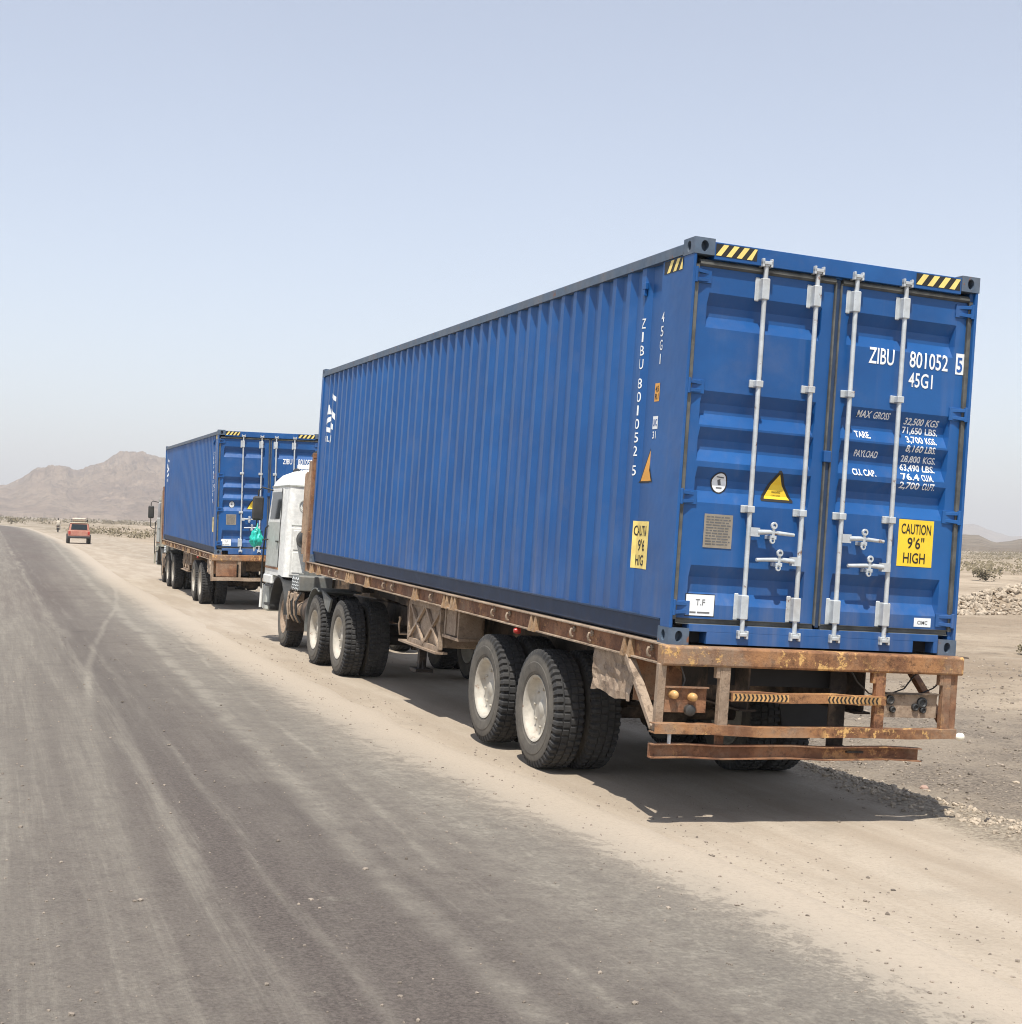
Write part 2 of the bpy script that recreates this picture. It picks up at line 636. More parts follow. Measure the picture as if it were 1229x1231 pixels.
def mk_road():
    m = Mat('dusty_asphalt')
    x, y, z = m.xyz()
    wob = (m.noise(0.35, 3, 0.5, scale=(0.3, 1, 1)) - 0.5)
    xw = x + wob * 0.35
    long1 = m.noise(1.7, 6, 0.62, scale=(1, 0.05, 1))
    long2 = m.noise(6.0, 6, 0.68, scale=(1, 0.035, 1))
    long3 = m.noise(24.0, 4, 0.7, scale=(1, 0.03, 1))
    blot = m.noise(0.9, 6, 0.68)
    mott = m.noise(6.5, 7, 0.75)
    grain = m.noise(48, 5, 0.8)
    agg = m.voro(55)
    asp = m.mix(grain.step(0.34, 0.66), (0.066, 0.053, 0.047), (0.165, 0.136, 0.120))
    asp = m.mix(m.noise(0.25, 4, 0.6, scale=(1, 0.2, 1)).step(0.35, 0.65) * 0.45, asp, (0.125, 0.113, 0.098))
    asp = m.mix(agg.step(0.22, 0.08) * mott.step(0.4, 0.6) * 0.6, asp, (0.19, 0.165, 0.14))
    asp = m.mix(blot.step(0.40, 0.26) * 0.5, asp, (0.058, 0.048, 0.045))
    fray = (long1 - 0.5) * 0.8 + (blot - 0.5) * 1.1 + (mott - 0.5) * 0.5
    dist = m.attr('edge_dist')
    edge = dist + fray * 1.1
    k = edge.step(-2.7, -0.75) * 0.85 + 0.10
    ta = xw.band(-3.38, 0.17) * long2.step(0.34, 0.58) * 0.50
    ta2 = xw.band(-3.02, 0.07) * long2.step(0.40, 0.60) * 0.28
    tb = (xw - (y * 0.022)).band(-2.36, 0.17) * blot.step(0.34, 0.54) * 0.60
    tb2 = (xw - (y * 0.03)).band(-1.95, 0.06) * blot.step(0.40, 0.55) * 0.40
    tc = (x - ((y - 5.0).max(0.0) * 0.075) + ((y * 0.16).op('SINE') * 0.22) + wob * 0.15).band(-3.42, 0.085) * y.step(3.0, 9.0) * y.step(60, 30) * long2.step(0.3, 0.5) * 0.50
    td = xw.step(-3.1, -3.9) * (long2.step(0.36, 0.66) * 0.34 + 0.30)
    te = long2.step(0.48, 0.74) * 0.18 + long1.step(0.42, 0.72) * 0.20 + long3.step(0.5, 0.75) * 0.14
    spots = m.noise(3.1, 7, 0.78).step(0.62, 0.66) * blot.step(0.46, 0.62) * 0.55
    k = (k + ta + ta2 + tb + tb2 + tc + td + te + spots)
    k = k * (mott.step(0.28, 0.62) * 0.45 + 0.55) * (m.noise(30, 6, 0.8).step(0.25, 0.6) * 0.4 + 0.6)
    k = k + (dist + fray * 0.45 + (m.noise(9, 7, 0.78) - 0.5) * 0.7).step(-0.95, -0.05)
    k = k.clamp()
    dust = m.mix((dist + fray * 0.4).step(-1.2, -0.15), (0.255, 0.230, 0.190), (0.415, 0.350, 0.275))
    dust = m.mix(m.noise(35, 5, 0.75).step(0.42, 0.7) * 0.30, dust, (0.24, 0.205, 0.16))
    c = m.mix(k, asp, dust)
    peb = m.voro(30).step(0.11, 0.05) * m.noise(7, 4).step(0.5, 0.62)
    c = m.mix(peb * 0.75, c, (0.045, 0.040, 0.036))
    peb2 = m.voro(22, src=None, scale=(1, 1, 1.3)).step(0.07, 0.03) * m.noise(3, 4).step(0.54, 0.64)
    c = m.mix(peb2 * 0.8, c, (0.42, 0.37, 0.30))
    m.color(c).rough(0.9).spec(0.25)
    m.bump(((grain * 1.0) + (mott * 0.8)) * (k * -0.75 + 1.0), 0.9, 0.02)
    return m.m


M['ground'] = mk_ground()
M['road'] = mk_road()

xs = axis_vals(-5000, 9000, -2.5, 7, 0.10, 1.07)
ys = axis_vals(-300, 12000, -5, 16, 0.13, 1.06)
ground = link('ground', grid_mesh('ground', xs, ys, ground_h, M['ground']))
tag(ground, kind='structure')

ry = axis_vals(-70, 690, -5, 26, 0.5, 1.05)
offs = [0.10, 0.0, -0.12, -0.3, -0.6, -1, -1.5, -2, -3, -4, -5, -6, -7, -8, -8.8, -9.2, -9.35]
rv, rf = [], []
for y in ry:
    jit = 0.10 * noise.noise(Vector((0, y * 0.9, 0))) + 0.08 * noise.noise(Vector((0, y * 0.25, 5)))
    for i, o in enumerate(offs):
        x = road_edge(y) + o + (jit if i < 3 else 0)
        dz = 0.008
        if i == 0: dz = -0.05
        elif i == 1: dz = -0.006
        elif i == len(offs) - 1: dz = -0.08
        rv.append((x, y, height(x, y) + dz))
n = len(offs)
for j in range(len(ry) - 1):
    for i in range(n - 1):
        rf.append((j * n + i + 1, j * n + i, (j + 1) * n + i, (j + 1) * n + i + 1))
rm = bpy.data.meshes.new('road')
rm.from_pydata(rv, [], rf)
rm.materials.append(M['road'])
at_ = rm.attributes.new('edge_dist', 'FLOAT', 'POINT')
at_.data.foreach_set('value', [o for _ in ry for o in offs])
rm.polygons.foreach_set('use_smooth', [True] * len(rm.polygons))
tag(link('road', rm), kind='structure')


# mountains ---------------------------------------------------------------
def mk_rock(name, a, b, c3):
    m = Mat(name)
    f = m.noise(0.012, 8, 0.65)
    g2 = m.noise(0.06, 6, 0.7)
    c = m.mix(f.step(0.35, 0.65), a, b)
    c = m.mix(g2.step(0.45, 0.65) * 0.7, c, c3)
    c = m.mix(m.noise(0.02, 7, 0.75).step(0.56, 0.68) * 0.6, c, tuple(min(1, v * 1.5) for v in b))
    m.color(c).rough(0.95).spec(0.1)
    m.bump((g2 * 1.0) + (m.noise(0.2, 6, 0.7) * 0.4), 1.0, 14.0)
    return m.m


M['mountain'] = mk_rock('mountain_rock', (0.27, 0.185, 0.130), (0.40, 0.295, 0.21), (0.16, 0.11, 0.08))
M['hill'] = mk_rock('hill_rock', (0.22, 0.16, 0.105), (0.33, 0.255, 0.175), (0.15, 0.115, 0.08))


def range_mesh(name, prof, r0, r1, na, nr, seed, mat, rough=0.5, peak=0.5):
    """polar height field round the camera's foot; ridge elevation follows prof (azimuth deg -> elevation deg)"""
    a0, a1 = prof[0][0], prof[-1][0]
    vs, fs = [], []
    for i in range(na + 1):
        az = lerp(a0, a1, i / na)
        col = []
        for j in range(nr + 1):
            t = j / nr
            r = lerp(r0, r1, t)
            x, y = r * math.sin(R(az)), r * math.cos(R(az))
            env = math.sin(math.pi * min(1, t / (2 * peak))) if t < peak else math.cos((t - peak) / (1 - peak) * math.pi / 2)
            env = max(0, env if t >= peak else math.sin(t / peak * math.pi / 2))
            q = Vector((x / (r1 - r0) * 5 + seed, y / (r1 - r0) * 5, 0))
            rid = 0.55 * noise.ridged_multi_fractal(q, 0.85, 2.1, 6, 1.0, 2.0) * 0.5 + 0.45 * noise.ridged_multi_fractal(q * 3.3, 0.8, 2.2, 6, 1.0, 2.0) * 0.5
            hgt = env * ((1 - rough) + rough * rid) + 0.05 * env * noise.fractal(q * 6, 0.9, 2, 4)
            col.append((x, y, r, hgt))
        mx = max(h / r for (_, _, r, h) in col)
        want = math.tan(R(interp(prof, az))) * (1 + 0.035 * noise.fractal(Vector((az * 2.2, seed, 0)), 0.6, 2.0, 6))
        for (x, y, r, h) in col:
            hh = h * want / mx
            if hh <= 0.002 * r * 0.2: hh -= 3.0
            vs.append((CAM.x + x, CAM.y + y, hh + (CAM.z if h > 0.02 else -4)))
    for i in range(na):
        for j in range(nr):
            k = i * (nr + 1) + j
            fs.append((k, k + 1, k + nr + 2, k + nr + 1))
    me = bpy.data.meshes.new(name)
    me.from_pydata(vs, [], fs)
    me.materials.append(mat)
    bm = bmesh.new(); bm.from_mesh(me); bmesh.ops.recalc_face_normals(bm, faces=bm.faces); bm.to_mesh(me); bm.free()
    me.polygons.foreach_set('use_smooth', [True] * len(me.polygons))
    return tag(link(name, me), kind='structure')


range_mesh('mountain', [(-16, 0.1), (-9, 0.5), (-5, 0.75), (-2, 0.95), (0, 1.05), (0.6, 1.14), (1.1, 1.45), (1.55, 1.78), (2.1, 1.92), (2.6, 1.90), (3.1, 1.84), (3.5, 1.98),
                        (4.1, 2.20), (4.5, 2.50), (4.95, 2.60), (5.5, 2.57), (6.2, 2.42), (7.5, 2.1), (9, 1.5), (11, 1.1), (14, 0.4), (17, 0.05)],
           1900, 3300, 620, 110, 11.3, M['mountain'], 0.72, 0.5)
range_mesh('hills', [(12, 0.05), (16, 0.4), (20, 0.25), (25, 0.5), (30, 0.3), (35, 0.35), (36.6, 0.30), (37.3, 0.52), (37.9, 0.50), (38.5, 0.24), (39.0, 0.30), (39.6, 0.45), (41, 0.35), (45, 0.5), (52, 0.3), (60, 0.05)],
           1100, 1900, 300, 40, 4.1, M['hill'], 0.45, 0.45)
range_mesh('far_mountains', [(8, 0.1), (14, 0.9), (20, 0.6), (28, 1.0), (34, 0.7), (36.8, 0.78), (37.6, 0.95), (38.3, 0.72), (39.0, 0.5), (40, 0.55), (44, 0.9), (50, 0.6), (58, 0.7), (66, 0.1)],
           5200, 7000, 260, 40, 8.8, M['mountain'], 0.4, 0.45)


# ------------------------------------------------------------------ frames of the two trucks
def frame(loc, rx, ry_, rz):
    return Matrix.Translation(loc) @ Euler((R(rx), R(ry_), R(rz)), 'XYZ').to_matrix().to_4x4()


F1 = frame((0, 0, 1.2716), 0.95, 1.75, 0)              # bed frame of the near truck: origin container rear left bottom corner
G1 = frame((0, 0, -0.005), 0, 1.75, 0)                  # ground frame of its tractor
F2 = frame((0.387, 24.463, 1.2686), 0.74, -0.5, -0.83)
G2 = frame((0.53, 24.463, -0.005), 0, -0.2, -0.83)
CW, CL, CH = 2.438, 12.192, 2.896

# ------------------------------------------------------------------ container
GROOVES = [(2.27, 2.52), (1.575, 1.82), (1.315, 1.56), (1.02, 1.275), (0.29, 0.57)]
DOORS = [(0.066, 1.188, 0.150, 1.098), (1.250, 2.372, 1.322, 2.285)]
DY, GD, GS, GE = 0.050, 0.056, 0.085, 0.015


def door_y(x, z):
    gx = 0.0
    for x0, x1, g0, g1 in DOORS:
        if x0 - 0.02 <= x <= x1 + 0.02:
            gx = min(1.0, max(0.0, min((x - g0) / GE, (g1 - x) / GE)))
    gz = 0.0
    for a, b in GROOVES:
        gz = max(gz, min(1.0, min((z - a) / GS, (b - z) / GS)))
    return DY + GD * min(gx, gz)


PITCH, CREST0, WD = 0.278, 0.854, 0.036
SIDE_OUT = 0.016


def side_x(y):
    """corrugated side: outer crest 72 mm, slope 68, valley 70, slope 68"""
    if y < 0.53 or y > CL - 0.30:
        return SIDE_OUT
    if y < 0.75:                              # broad flat bay next to the rear post
        return SIDE_OUT + WD * min(1.0, (y - 0.53) / 0.045)
    t = (y - CREST0 + PITCH / 2) % PITCH - PITCH / 2
    a = abs(t)
    return SIDE_OUT + WD * min(1.0, max(0.0, (a - 0.036) / 0.068))


def side_breaks():
    out = []
    i = -1
    while True:
        c = CREST0 + i * PITCH
        if c > CL: break
        for d in (-0.104, -0.036, 0.036, 0.104):
            if 0.74 < c + d < CL - 0.30:
                out.append(c + d)
        i += 1
    return [0.53, 0.575] + out + [CL - 0.30]


SB = side_breaks()
_fonts = {}


def text2d(s, h, width=None, bold=0.015, align='LEFT'):
    """cap height h; returns bmesh in 2D, lower left at origin, scaled to width"""
    cu = bpy.data.curves.new('t', 'FONT')
    cu.body = s
    cu.size = 1.0
    cu.offset = bold
    cu.resolution_u = 3
    ob = bpy.data.objects.new('t', cu)
    COL.objects.link(ob)
    dg = bpy.context.evaluated_depsgraph_get()
    dg.update()
    me = bpy.data.meshes.new_from_object(ob.evaluated_get(dg))
    COL.objects.unlink(ob)
    bpy.data.objects.remove(ob)
    bpy.data.curves.remove(cu)
    xs_ = [v.co.x for v in me.vertices]
    x0, x1 = min(xs_), max(xs_)
    cap = 0.73
    sx = h / cap if width is None else width / max(1e-6, x1 - x0)
    bm = bmesh.new()
    bm.from_mesh(me)
    bpy.data.meshes.remove(me)
    for v in bm.verts:
        v.co = Vector(((v.co.x - x0) * sx, v.co.y * h / cap, 0))
    return bm


def poly2d(polys):
    bm = bmesh.new()
    for p in polys:
        bm.faces.new([bm.verts.new((x, y, 0)) for x, y in p])
    return bm


def rect2d(x0, y0, x1, y1):
    return poly2d([[(x0, y0), (x1, y0), (x1, y1), (x0, y1)]])


def shift2d(bm, dx, dy):
    for v in bm.verts:
        v.co.x += dx; v.co.y += dy
    return bm


def merge2d(bms):
    r = bmesh.new()
    for b in bms:
        me = bpy.data.meshes.new('m')
        b.to_mesh(me); b.free()
        r.from_mesh(me)
        bpy.data.meshes.remove(me)
    return r


def cut2d(bm, vals, ax):
    lo = min(v.co[ax] for v in bm.verts); hi = max(v.co[ax] for v in bm.verts)
    for t in vals:
        if lo < t < hi:
            co = [0, 0, 0]; no = [0, 0, 0]
            co[ax] = t; no[ax] = 1
            bmesh.ops.bisect_plane(bm, geom=bm.verts[:] + bm.edges[:] + bm.faces[:], plane_co=co, plane_no=no)


DZB = sorted([v for a, b in GROOVES for v in (a, a + GS, b - GS, b)])
DXB = sorted([v for _, _, g0, g1 in DOORS for v in (g0, g0 + GE, g1 - GE, g1)])


def on_door(th, name, bm, mat, lift=0.003, parent=None, z_flat=None):
    """bm holds (x, z) of the rear face"""
    if z_flat is None:                       # measured on the frame plane, the leaf lies DY behind it
        cxm = sum(v.co.x for v in bm.verts) / len(bm.verts)
        czm = sum(v.co.y for v in bm.verts) / len(bm.verts)
        dd = door_y(cxm, czm)
        for v in bm.verts:
            v.co.x += dd * (cxm + 4.55) / 9.16
            v.co.y += dd * (czm - 0.77) / 9.16
    cut2d(bm, DZB, 1); cut2d(bm, DXB, 0)
    for v in bm.verts:
        x, z = v.co.x, v.co.y
        y = (door_y(x, z) if z_flat is None else z_flat) - lift
        v.co = Vector((x, y, z)) - th.base
    return fin(th, name, bm, mat, parent)


def on_side(th, name, bm, mat, lift=0.003, parent=None):
    """bm holds (y, z)"""
    cut2d(bm, SB, 0)
    for v in bm.verts:
        y, z = v.co.x, v.co.y
        v.co = Vector((side_x(y) - lift, y, z)) - th.base
    return fin(th, name, bm, mat, parent)


def fin(th, name, bm, mat, parent):
    me = bpy.data.meshes.new(name)
    bmesh.ops.recalc_face_normals(bm, faces=bm.faces)
    bm.to_mesh(me); bm.free()
    me.materials.append(mat)
    return link(name, me, parent or th.o)


def mirror_y(bm, y0):
    """text in (u,v) -> (y0-u, v): read from the left side of the truck"""
    for v in bm.verts:
        v.co.x = y0 - v.co.x
    return bm


def casting(x0, y0, z0, hx, hy):
    """corner casting with oval openings; hx/hy: which end faces carry the openings (sign)"""
    mb = MB()
    sx, sy, sz = 0.162, 0.178, 0.118
    x1, y1, z1 = x0 + sx, y0 + sy, z0 + sz

    def holed(axis, val, inward):
        us = (x0, x1) if axis == 'y' else (y0, y1)
        cu, cz = (us[0] + us[1]) / 2, (z0 + z1) / 2
        n = 20
        P = lambda u, z, d: (u, val + d, z) if axis == 'y' else (val + d, u, z)
        ov, rc = [], []
        ru, rz = 0.030, 0.040
        for i in range(n):
            t = 2 * math.pi * (i + 0.5) / n
            c, s_ = math.cos(t), math.sin(t)
            ov.append((cu + ru * c, cz + rz * s_))
            hu, hz = (us[1] - us[0]) / 2, (z1 - z0) / 2
            k = min(hu / max(1e-6, abs(c)), hz / max(1e-6, abs(s_)))
            rc.append((cu + c * k, cz + s_ * k))
        for (u, z) in [(us[0], z0), (us[1], z0), (us[1], z1), (us[0], z1)]:
            j = min(range(n), key=lambda i: (rc[i][0] - u) ** 2 + (rc[i][1] - z) ** 2)
            rc[j] = (u, z)
        vs = [P(u, z, 0) for u, z in rc] + [P(u, z, 0) for u, z in ov] + [P(u, z, inward * 0.06) for u, z in ov]
        fs = [(i, (i + 1) % n, n + (i + 1) % n, n + i) for i in range(n)]
        fs += [(n + i, n + (i + 1) % n, 2 * n + (i + 1) % n, 2 * n + i) for i in range(n)]
        fs.append(tuple(range(2 * n, 3 * n)))
        mb.add(vs, fs)
    q = lambda a, b, c, d: mb.add([a, b, c, d], [(0, 1, 2, 3)])
    q((x0, y0, z0), (x1, y0, z0), (x1, y1, z0), (x0, y1, z0))
    q((x0, y0, z1), (x1, y0, z1), (x1, y1, z1), (x0, y1, z1))
    for sgn, val in ((-1, y0), (1, y1)):
        if hy == sgn: holed('y', val, -sgn)
        else: q((x0, val, z0), (x1, val, z0), (x1, val, z1), (x0, val, z1))
    for sgn, val in ((-1, x0), (1, x1)):
        if hx == sgn: holed('x', val, -sgn)
        else: q((val, y0, z0), (val, y1, z0), (val, y1, z1), (val, y0, z1))
    return mb


def build_container(fm, label, group):
    th = Thing('shipping_container', fm, (CW / 2, CL / 2, 0), label, 'container', group)
    B = M['blue']
    # side walls
    for side in (0, 1):
        mb = MB()
        ysb = [0.10] + SB + [CL - 0.10]
        vs, fs = [], []
        for y in ysb:
            x = side_x(y)
            if side: x = CW - x
            for z in (0.165, 1.0, 1.9, 2.80):
                vs.append((x, y, z))
        for i in range(len(ysb) - 1):
            for j in range(3):
                fs.append((i * 4 + j, i * 4 + j + 1, i * 4 + j + 5, i * 4 + j + 4))
        mb.add(vs, fs)
        wall = th.part('side_wall', mb, B)
        # top rail: square tube, bottom rail: channel with a lip
        x = (lambda v: CW - v) if side else (lambda v: v)
        rr = MB().prism([(x(0.0), 2.790), (x(0.060), 2.790), (x(0.060), 2.868), (x(0.006), 2.868), (x(0.0), 2.862)], 0.17, CL - 0.17, 'Y')
        th.part('top_rail', rr, M['steel_blue'])
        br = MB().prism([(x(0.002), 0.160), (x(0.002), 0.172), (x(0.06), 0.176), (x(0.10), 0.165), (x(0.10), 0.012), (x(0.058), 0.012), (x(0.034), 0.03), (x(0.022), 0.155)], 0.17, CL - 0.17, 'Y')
        th.part('bottom_rail', br, M['dark_navy'])
    # front wall and roof, corrugated
    mb = MB()
    xsf = [0.08 + i * 0.0575 for i in range(int((CW - 0.16) / 0.0575) + 1)]
    vs, fs = [], []
    for i, xx in enumerate(xsf):
        yy = CL - (0.012, 0.012, 0.055, 0.055)[i % 4]
        vs += [(xx, yy, 0.15), (xx, yy, 2.80)]
    for i in range(len(xsf) - 1):
        fs.append((2 * i, 2 * i + 1, 2 * i + 3, 2 * i + 2))
    th.part('front_wall', mb.add(vs, fs), B)
    mb = MB()
    vs, fs = [], []
    k = 0
    yy = 0.12
    while yy < CL - 0.1:
        zz = 2.872 if k % 4 < 2 else 2.855
        vs += [(0.05, yy, zz), (CW - 0.05, yy, zz)]
        k += 1
        yy += 0.052
    for i in range(k - 1):
        fs.append((2 * i, 2 * i + 1, 2 * i + 3, 2 * i + 2))
    th.part('roof', mb.add(vs, fs), B)
    th.part('floor', MB().box((0.09, 0.12, 0.03), (CW - 0.09, CL - 0.1, 0.14)), M['rust_dark'])
    # frame posts
    for sx in (0, 1):
        x = (lambda v: CW - v) if sx else (lambda v: v)
        p = MB().prism([(x(0.004), 0.004), (x(0.026), 0.004), (x(0.030), 0.040), (x(0.052), 0.046), (x(0.052), 0.16), (x(0.004), 0.16)], 0.116, CH - 0.116, 'Z')
        th.part('corner_post', p, B, bevel=0.004)
        p = MB().box((x(0.0) if not sx else x(0.10), CL - 0.11, 0.116), (x(0.10) if not sx else x(0.0), CL - 0.003, CH - 0.116))
        th.part('corner_post', p, B, bevel=0.004)
        for yy0 in (0.0, CL - 0.178):
            for z0 in (0.0, CH - 0.118):
                c = casting(0.0 if not sx else CW - 0.162, yy0, z0, -1 if not sx else 1, -1 if yy0 == 0 else 1)
                th.part('corner_casting', c, M['steel_blue'])
    hd = MB().prism([(0.006, 2.752), (0.006, 2.876), (0.16, 2.876), (0.16, 2.74), (0.045, 2.74), (0.045, 2.752)], 0.162, CW - 0.162, 'X')
    th.part('door_header', hd, B, bevel=0.003)
    # sill with fork pockets at the castings
    sl = MB()
    sl.box((0.162, 0.008, 0.098), (CW - 0.162, 0.15, 0.150))
    sl.box((0.306, 0.008, 0.012), (CW - 0.385, 0.15, 0.098))
    sl.box((CW - 0.200, 0.008, 0.012), (CW - 0.162, 0.15, 0.098))
    th.part('door_sill', sl, B, bevel=0.002)
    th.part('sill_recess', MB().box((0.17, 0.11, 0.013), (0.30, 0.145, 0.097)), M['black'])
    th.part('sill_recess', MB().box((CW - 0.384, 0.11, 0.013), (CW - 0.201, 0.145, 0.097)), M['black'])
    th.part('front_sill', MB().box((0.162, CL - 0.12, 0.01), (CW - 0.162, CL - 0.004, 0.15)), B)
    th.part('front_header', MB().box((0.162, CL - 0.12, 2.79), (CW - 0.162, CL - 0.004, 2.875)), B)
    # doors
    bars = [0.585, 1.017, 1.353, 1.785]
    for di, (x0, x1, g0, g1) in enumerate(DOORS):
        z0, z1 = 0.190, 2.700
        bx = [x0, g0, g0 + GE, g1 - GE, g1, x1]
        bz = [z0] + DZB + [z1]
        vs = [(x, door_y(x, z), z) for z in bz for x in bx]
        nb = len(bx)
        fs = [(j * nb + i, j * nb + i + 1, (j + 1) * nb + i + 1, (j + 1) * nb + i) for j in range(len(bz) - 1) for i in range(nb - 1)]
        mb = MB().add(vs, fs)
        # returns of the door edges
        for (xa, xb) in ((x0, x0 + 0.002), (x1 - 0.002, x1)):
            mb.box((xa, DY + 0.0015, z0), (xb, DY + 0.06, z1))
        door = th.part('door', mb, B)
        # rubber gaskets round the leaf
        gk = MB()
        gx0 = x0 - 0.012 if di == 0 else x0
        gx1 = x1 if di == 0 else x1 + 0.012
        wa_, wb_ = (0.030, 0.014) if di == 0 else (0.014, 0.034)
        gk.box((x0 - wa_, DY - 0.020, z0 - 0.012), (x0 - 0.001, DY + 0.06, z1 + 0.012))
        gk.box((x1 + 0.001, DY - 0.020, z0 - 0.012), (x1 + wb_, DY + 0.06, z1 + 0.012))
        gk.prism([(DY - 0.006, z1 + 0.001), (DY - 0.030, z1 + 0.014), (DY - 0.030, z1 + 0.030), (DY - 0.008, z1 + 0.050), (DY + 0.06, z1 + 0.050), (DY + 0.06, z1 + 0.001)], x0, x1, 'X')
        gk.prism([(DY - 0.030, z0 - 0.001), (DY - 0.006, z0 - 0.006), (DY - 0.006, z0 - 0.030), (DY - 0.020, z0 - 0.040), (DY + 0.06, z0 - 0.040), (DY + 0.06, z0 - 0.001)], x0, x1, 'X')
        th.part('gasket', gk, M['gasket'], door)
        # hinges
        for hz in (0.262, 1.052, 1.842, 2.632):
            h = MB()
            hx = 0.036 if di == 0 else CW - 0.036
            h.tube((hx, 0.018, hz - 0.055), (hx, 0.018, hz + 0.055), 0.016, n=10)
            s = 1 if di == 0 else -1
            a, b = hx, hx + s * 0.135
            for dz in (-0.033, 0.033):
                h.add([(a, 0.008, hz + dz - 0.014), (a, 0.008, hz + dz + 0.014), (b, DY - 0.006, hz + dz * 0.75 + 0.012), (b, DY - 0.006, hz + dz * 0.75 - 0.012),
                       (a, 0.03, hz + dz - 0.014), (a, 0.03, hz + dz + 0.014), (b, DY + 0.004, hz + dz * 0.75 + 0.012), (b, DY + 0.004, hz + dz * 0.75 - 0.012)],
                      [(0, 1, 2, 3), (4, 7, 6, 5), (0, 4, 5, 1), (1, 5, 6, 2), (2, 6, 7, 3), (3, 7, 4, 0)])
            h.box((min(a + s * 0.02, b), DY - 0.012, hz - 0.05), (max(a + s * 0.02, b), DY + 0.004, hz + 0.05))
            th.part('hinge', h, B, door, bevel=0.002)
        # lock bars with cams, keepers, guides, handles
        for bi in (0, 1):
            X = bars[di * 2 + bi]
            by = 0.004
            lb = MB().tube((X, by, 0.105), (X, by, 2.765), 0.0175, n=14)
            lb.box((X - 0.020, by - 0.02, 0.085), (X + 0.020, by + 0.02, 0.115))
            lb.box((X - 0.020, by - 0.02, 2.752), (X + 0.020, by + 0.02, 2.785))
            bar = th.part('lock_bar', lb, M['galv'], door, smooth=40)
            for zc, up in ((0.09, 1), (2.775, -1)):
                kp = MB()
                # cam keeper on sill or header
                kp.box((X - 0.042, by - 0.028, zc - 0.012), (X + 0.042, 0.045, zc + 0.012))
                kp.box((X - 0.042, by - 0.028, zc - 0.030), (X - 0.026, 0.04, zc + 0.030))
                kp.box((X + 0.026, by - 0.028, zc - 0.030), (X + 0.042, 0.04, zc + 0.030))
                th.part('cam_keeper', kp, M['galv'], door, bevel=0.003)
            for za, zb in ((0.19, 0.385), (2.50, 2.675)):
                br = MB()
                br.box((X - 0.058, DY - 0.010, za), (X - 0.022, DY + 0.002, zb))
                br.box((X - 0.03, by - 0.024, za + 0.01), (X + 0.03, DY, zb - 0.01))
                th.part('bearing_bracket', br, M['galv'], door, bevel=0.006)
            for zc in (0.995, 1.902):
                gd = MB()
                gd.box((X - 0.055, DY - 0.018, zc - 0.028), (X + 0.04, DY + 0.002, zc + 0.028))
                gd.box((X - 0.028, by - 0.024, zc - 0.024), (X + 0.028, DY - 0.015, zc + 0.024))
                th.part('bar_guide', gd, M['galv'], door, bevel=0.004)
            # handle
            s = 1 if bi == 0 else -1
            zc = 0.835 if bi == 0 else 0.640
            hb = MB()
            hb.box((min(X, X + s * 0.075), by - 0.032, zc - 0.032), (max(X, X + s * 0.075), by + 0.01, zc + 0.032))
            hb.path([(X + s * 0.06, by - 0.02, zc), (X + s * 0.16, by - 0.022, zc + 0.006), (X + s * 0.25, by - 0.02, zc + 0.002), (X + s * 0.365, by - 0.018, zc - 0.004)], [0.020, 0.017, 0.015, 0.013], 10)
            hd_ = th.part('handle', hb, M['galv'], door, smooth=45)
            ct = MB()
            px = X + s * 0.185
            ct.box((px - 0.025, by - 0.04, zc - 0.045), (px + 0.025, DY, zc - 0.018))
            ct.box((px - 0.010, by - 0.04, zc - 0.02), (px + 0.010, by - 0.028, zc + 0.05))
            ct.lathe([(by - 0.045, 0.012), (by - 0.045, 0.026), (by - 0.028, 0.026), (by - 0.028, 0.012)], 14, 'Y', (px, 0, zc + 0.055))
            ct.lathe([(by - 0.040, 0.010), (by - 0.040, 0.022), (by - 0.026, 0.022), (by - 0.026, 0.010)], 12, 'Y', (px - 0.005, 0, zc - 0.055))
            th.part('handle_catch', ct, M['galv'], door, bevel=0.002)
        if di == 1:
            mk = lambda s, x0_, z_, h, w, b=0.02: on_door(th, 'marking', shift2d(text2d(s, h, w, b), x0_, z_), M['white_mark'], parent=door)
            mk('ZIBU', 1.490, 2.150, 0.125, 0.222, 0.012)
            mk('801052', 1.848, 2.155, 0.125, 0.345, 0.012)
            on_door(th, 'marking', rect2d(2.262, 2.140, 2.337, 2.300), M['white_mark'], 0.003, door)
            on_door(th, 'marking', shift2d(text2d('5', 0.115, 0.050, 0.02), 2.272, 2.160), M['blue_print'], 0.005, door)
            mk('45G1', 1.850, 2.008, 0.112, 0.215, 0.012)
            for s, x_, z_, w in (('MAX  GROSS', 1.418, 1.742, 0.285), ('32,500  KGS', 1.832, 1.722, 0.305), ('71,650  LBS.', 1.822, 1.655, 0.315),
                                 ('TARE.', 1.415, 1.590, 0.135), ('3,700  KGS.', 1.865, 1.588, 0.270), ('8,160  LBS.', 1.865, 1.520, 0.270),
                                 ('PAYLOAD', 1.415, 1.448, 0.205), ('28,800  KGS.', 1.825, 1.440, 0.310), ('63,490  LBS.', 1.822, 1.375, 0.310),
                                 ('CU. CAP.', 1.415, 1.310, 0.205), ('76.4  CU.M.', 1.845, 1.308, 0.285), ('2,700  CU.FT.', 1.830, 1.242, 0.315)):
                a_, b_ = (s.split('  ') + [''])[:2]
                if b_:
                    wa = w * 0.56 if a_[0].isdigit() else w * 0.43
                    mk(a_, x_, z_, 0.050, wa, 0.022)
                    mk(b_, x_ + w - (w * 0.36 if a_[0].isdigit() else w * 0.50), z_, 0.050, w * 0.36 if a_[0].isdigit() else w * 0.50, 0.022)
                else:
                    mk(s, x_, z_, 0.050, w, 0.022)
            st = on_door(th, 'caution_sticker', rect2d(1.850, 0.658, 2.164, 1.012), M['yellow'], 0.002, door)
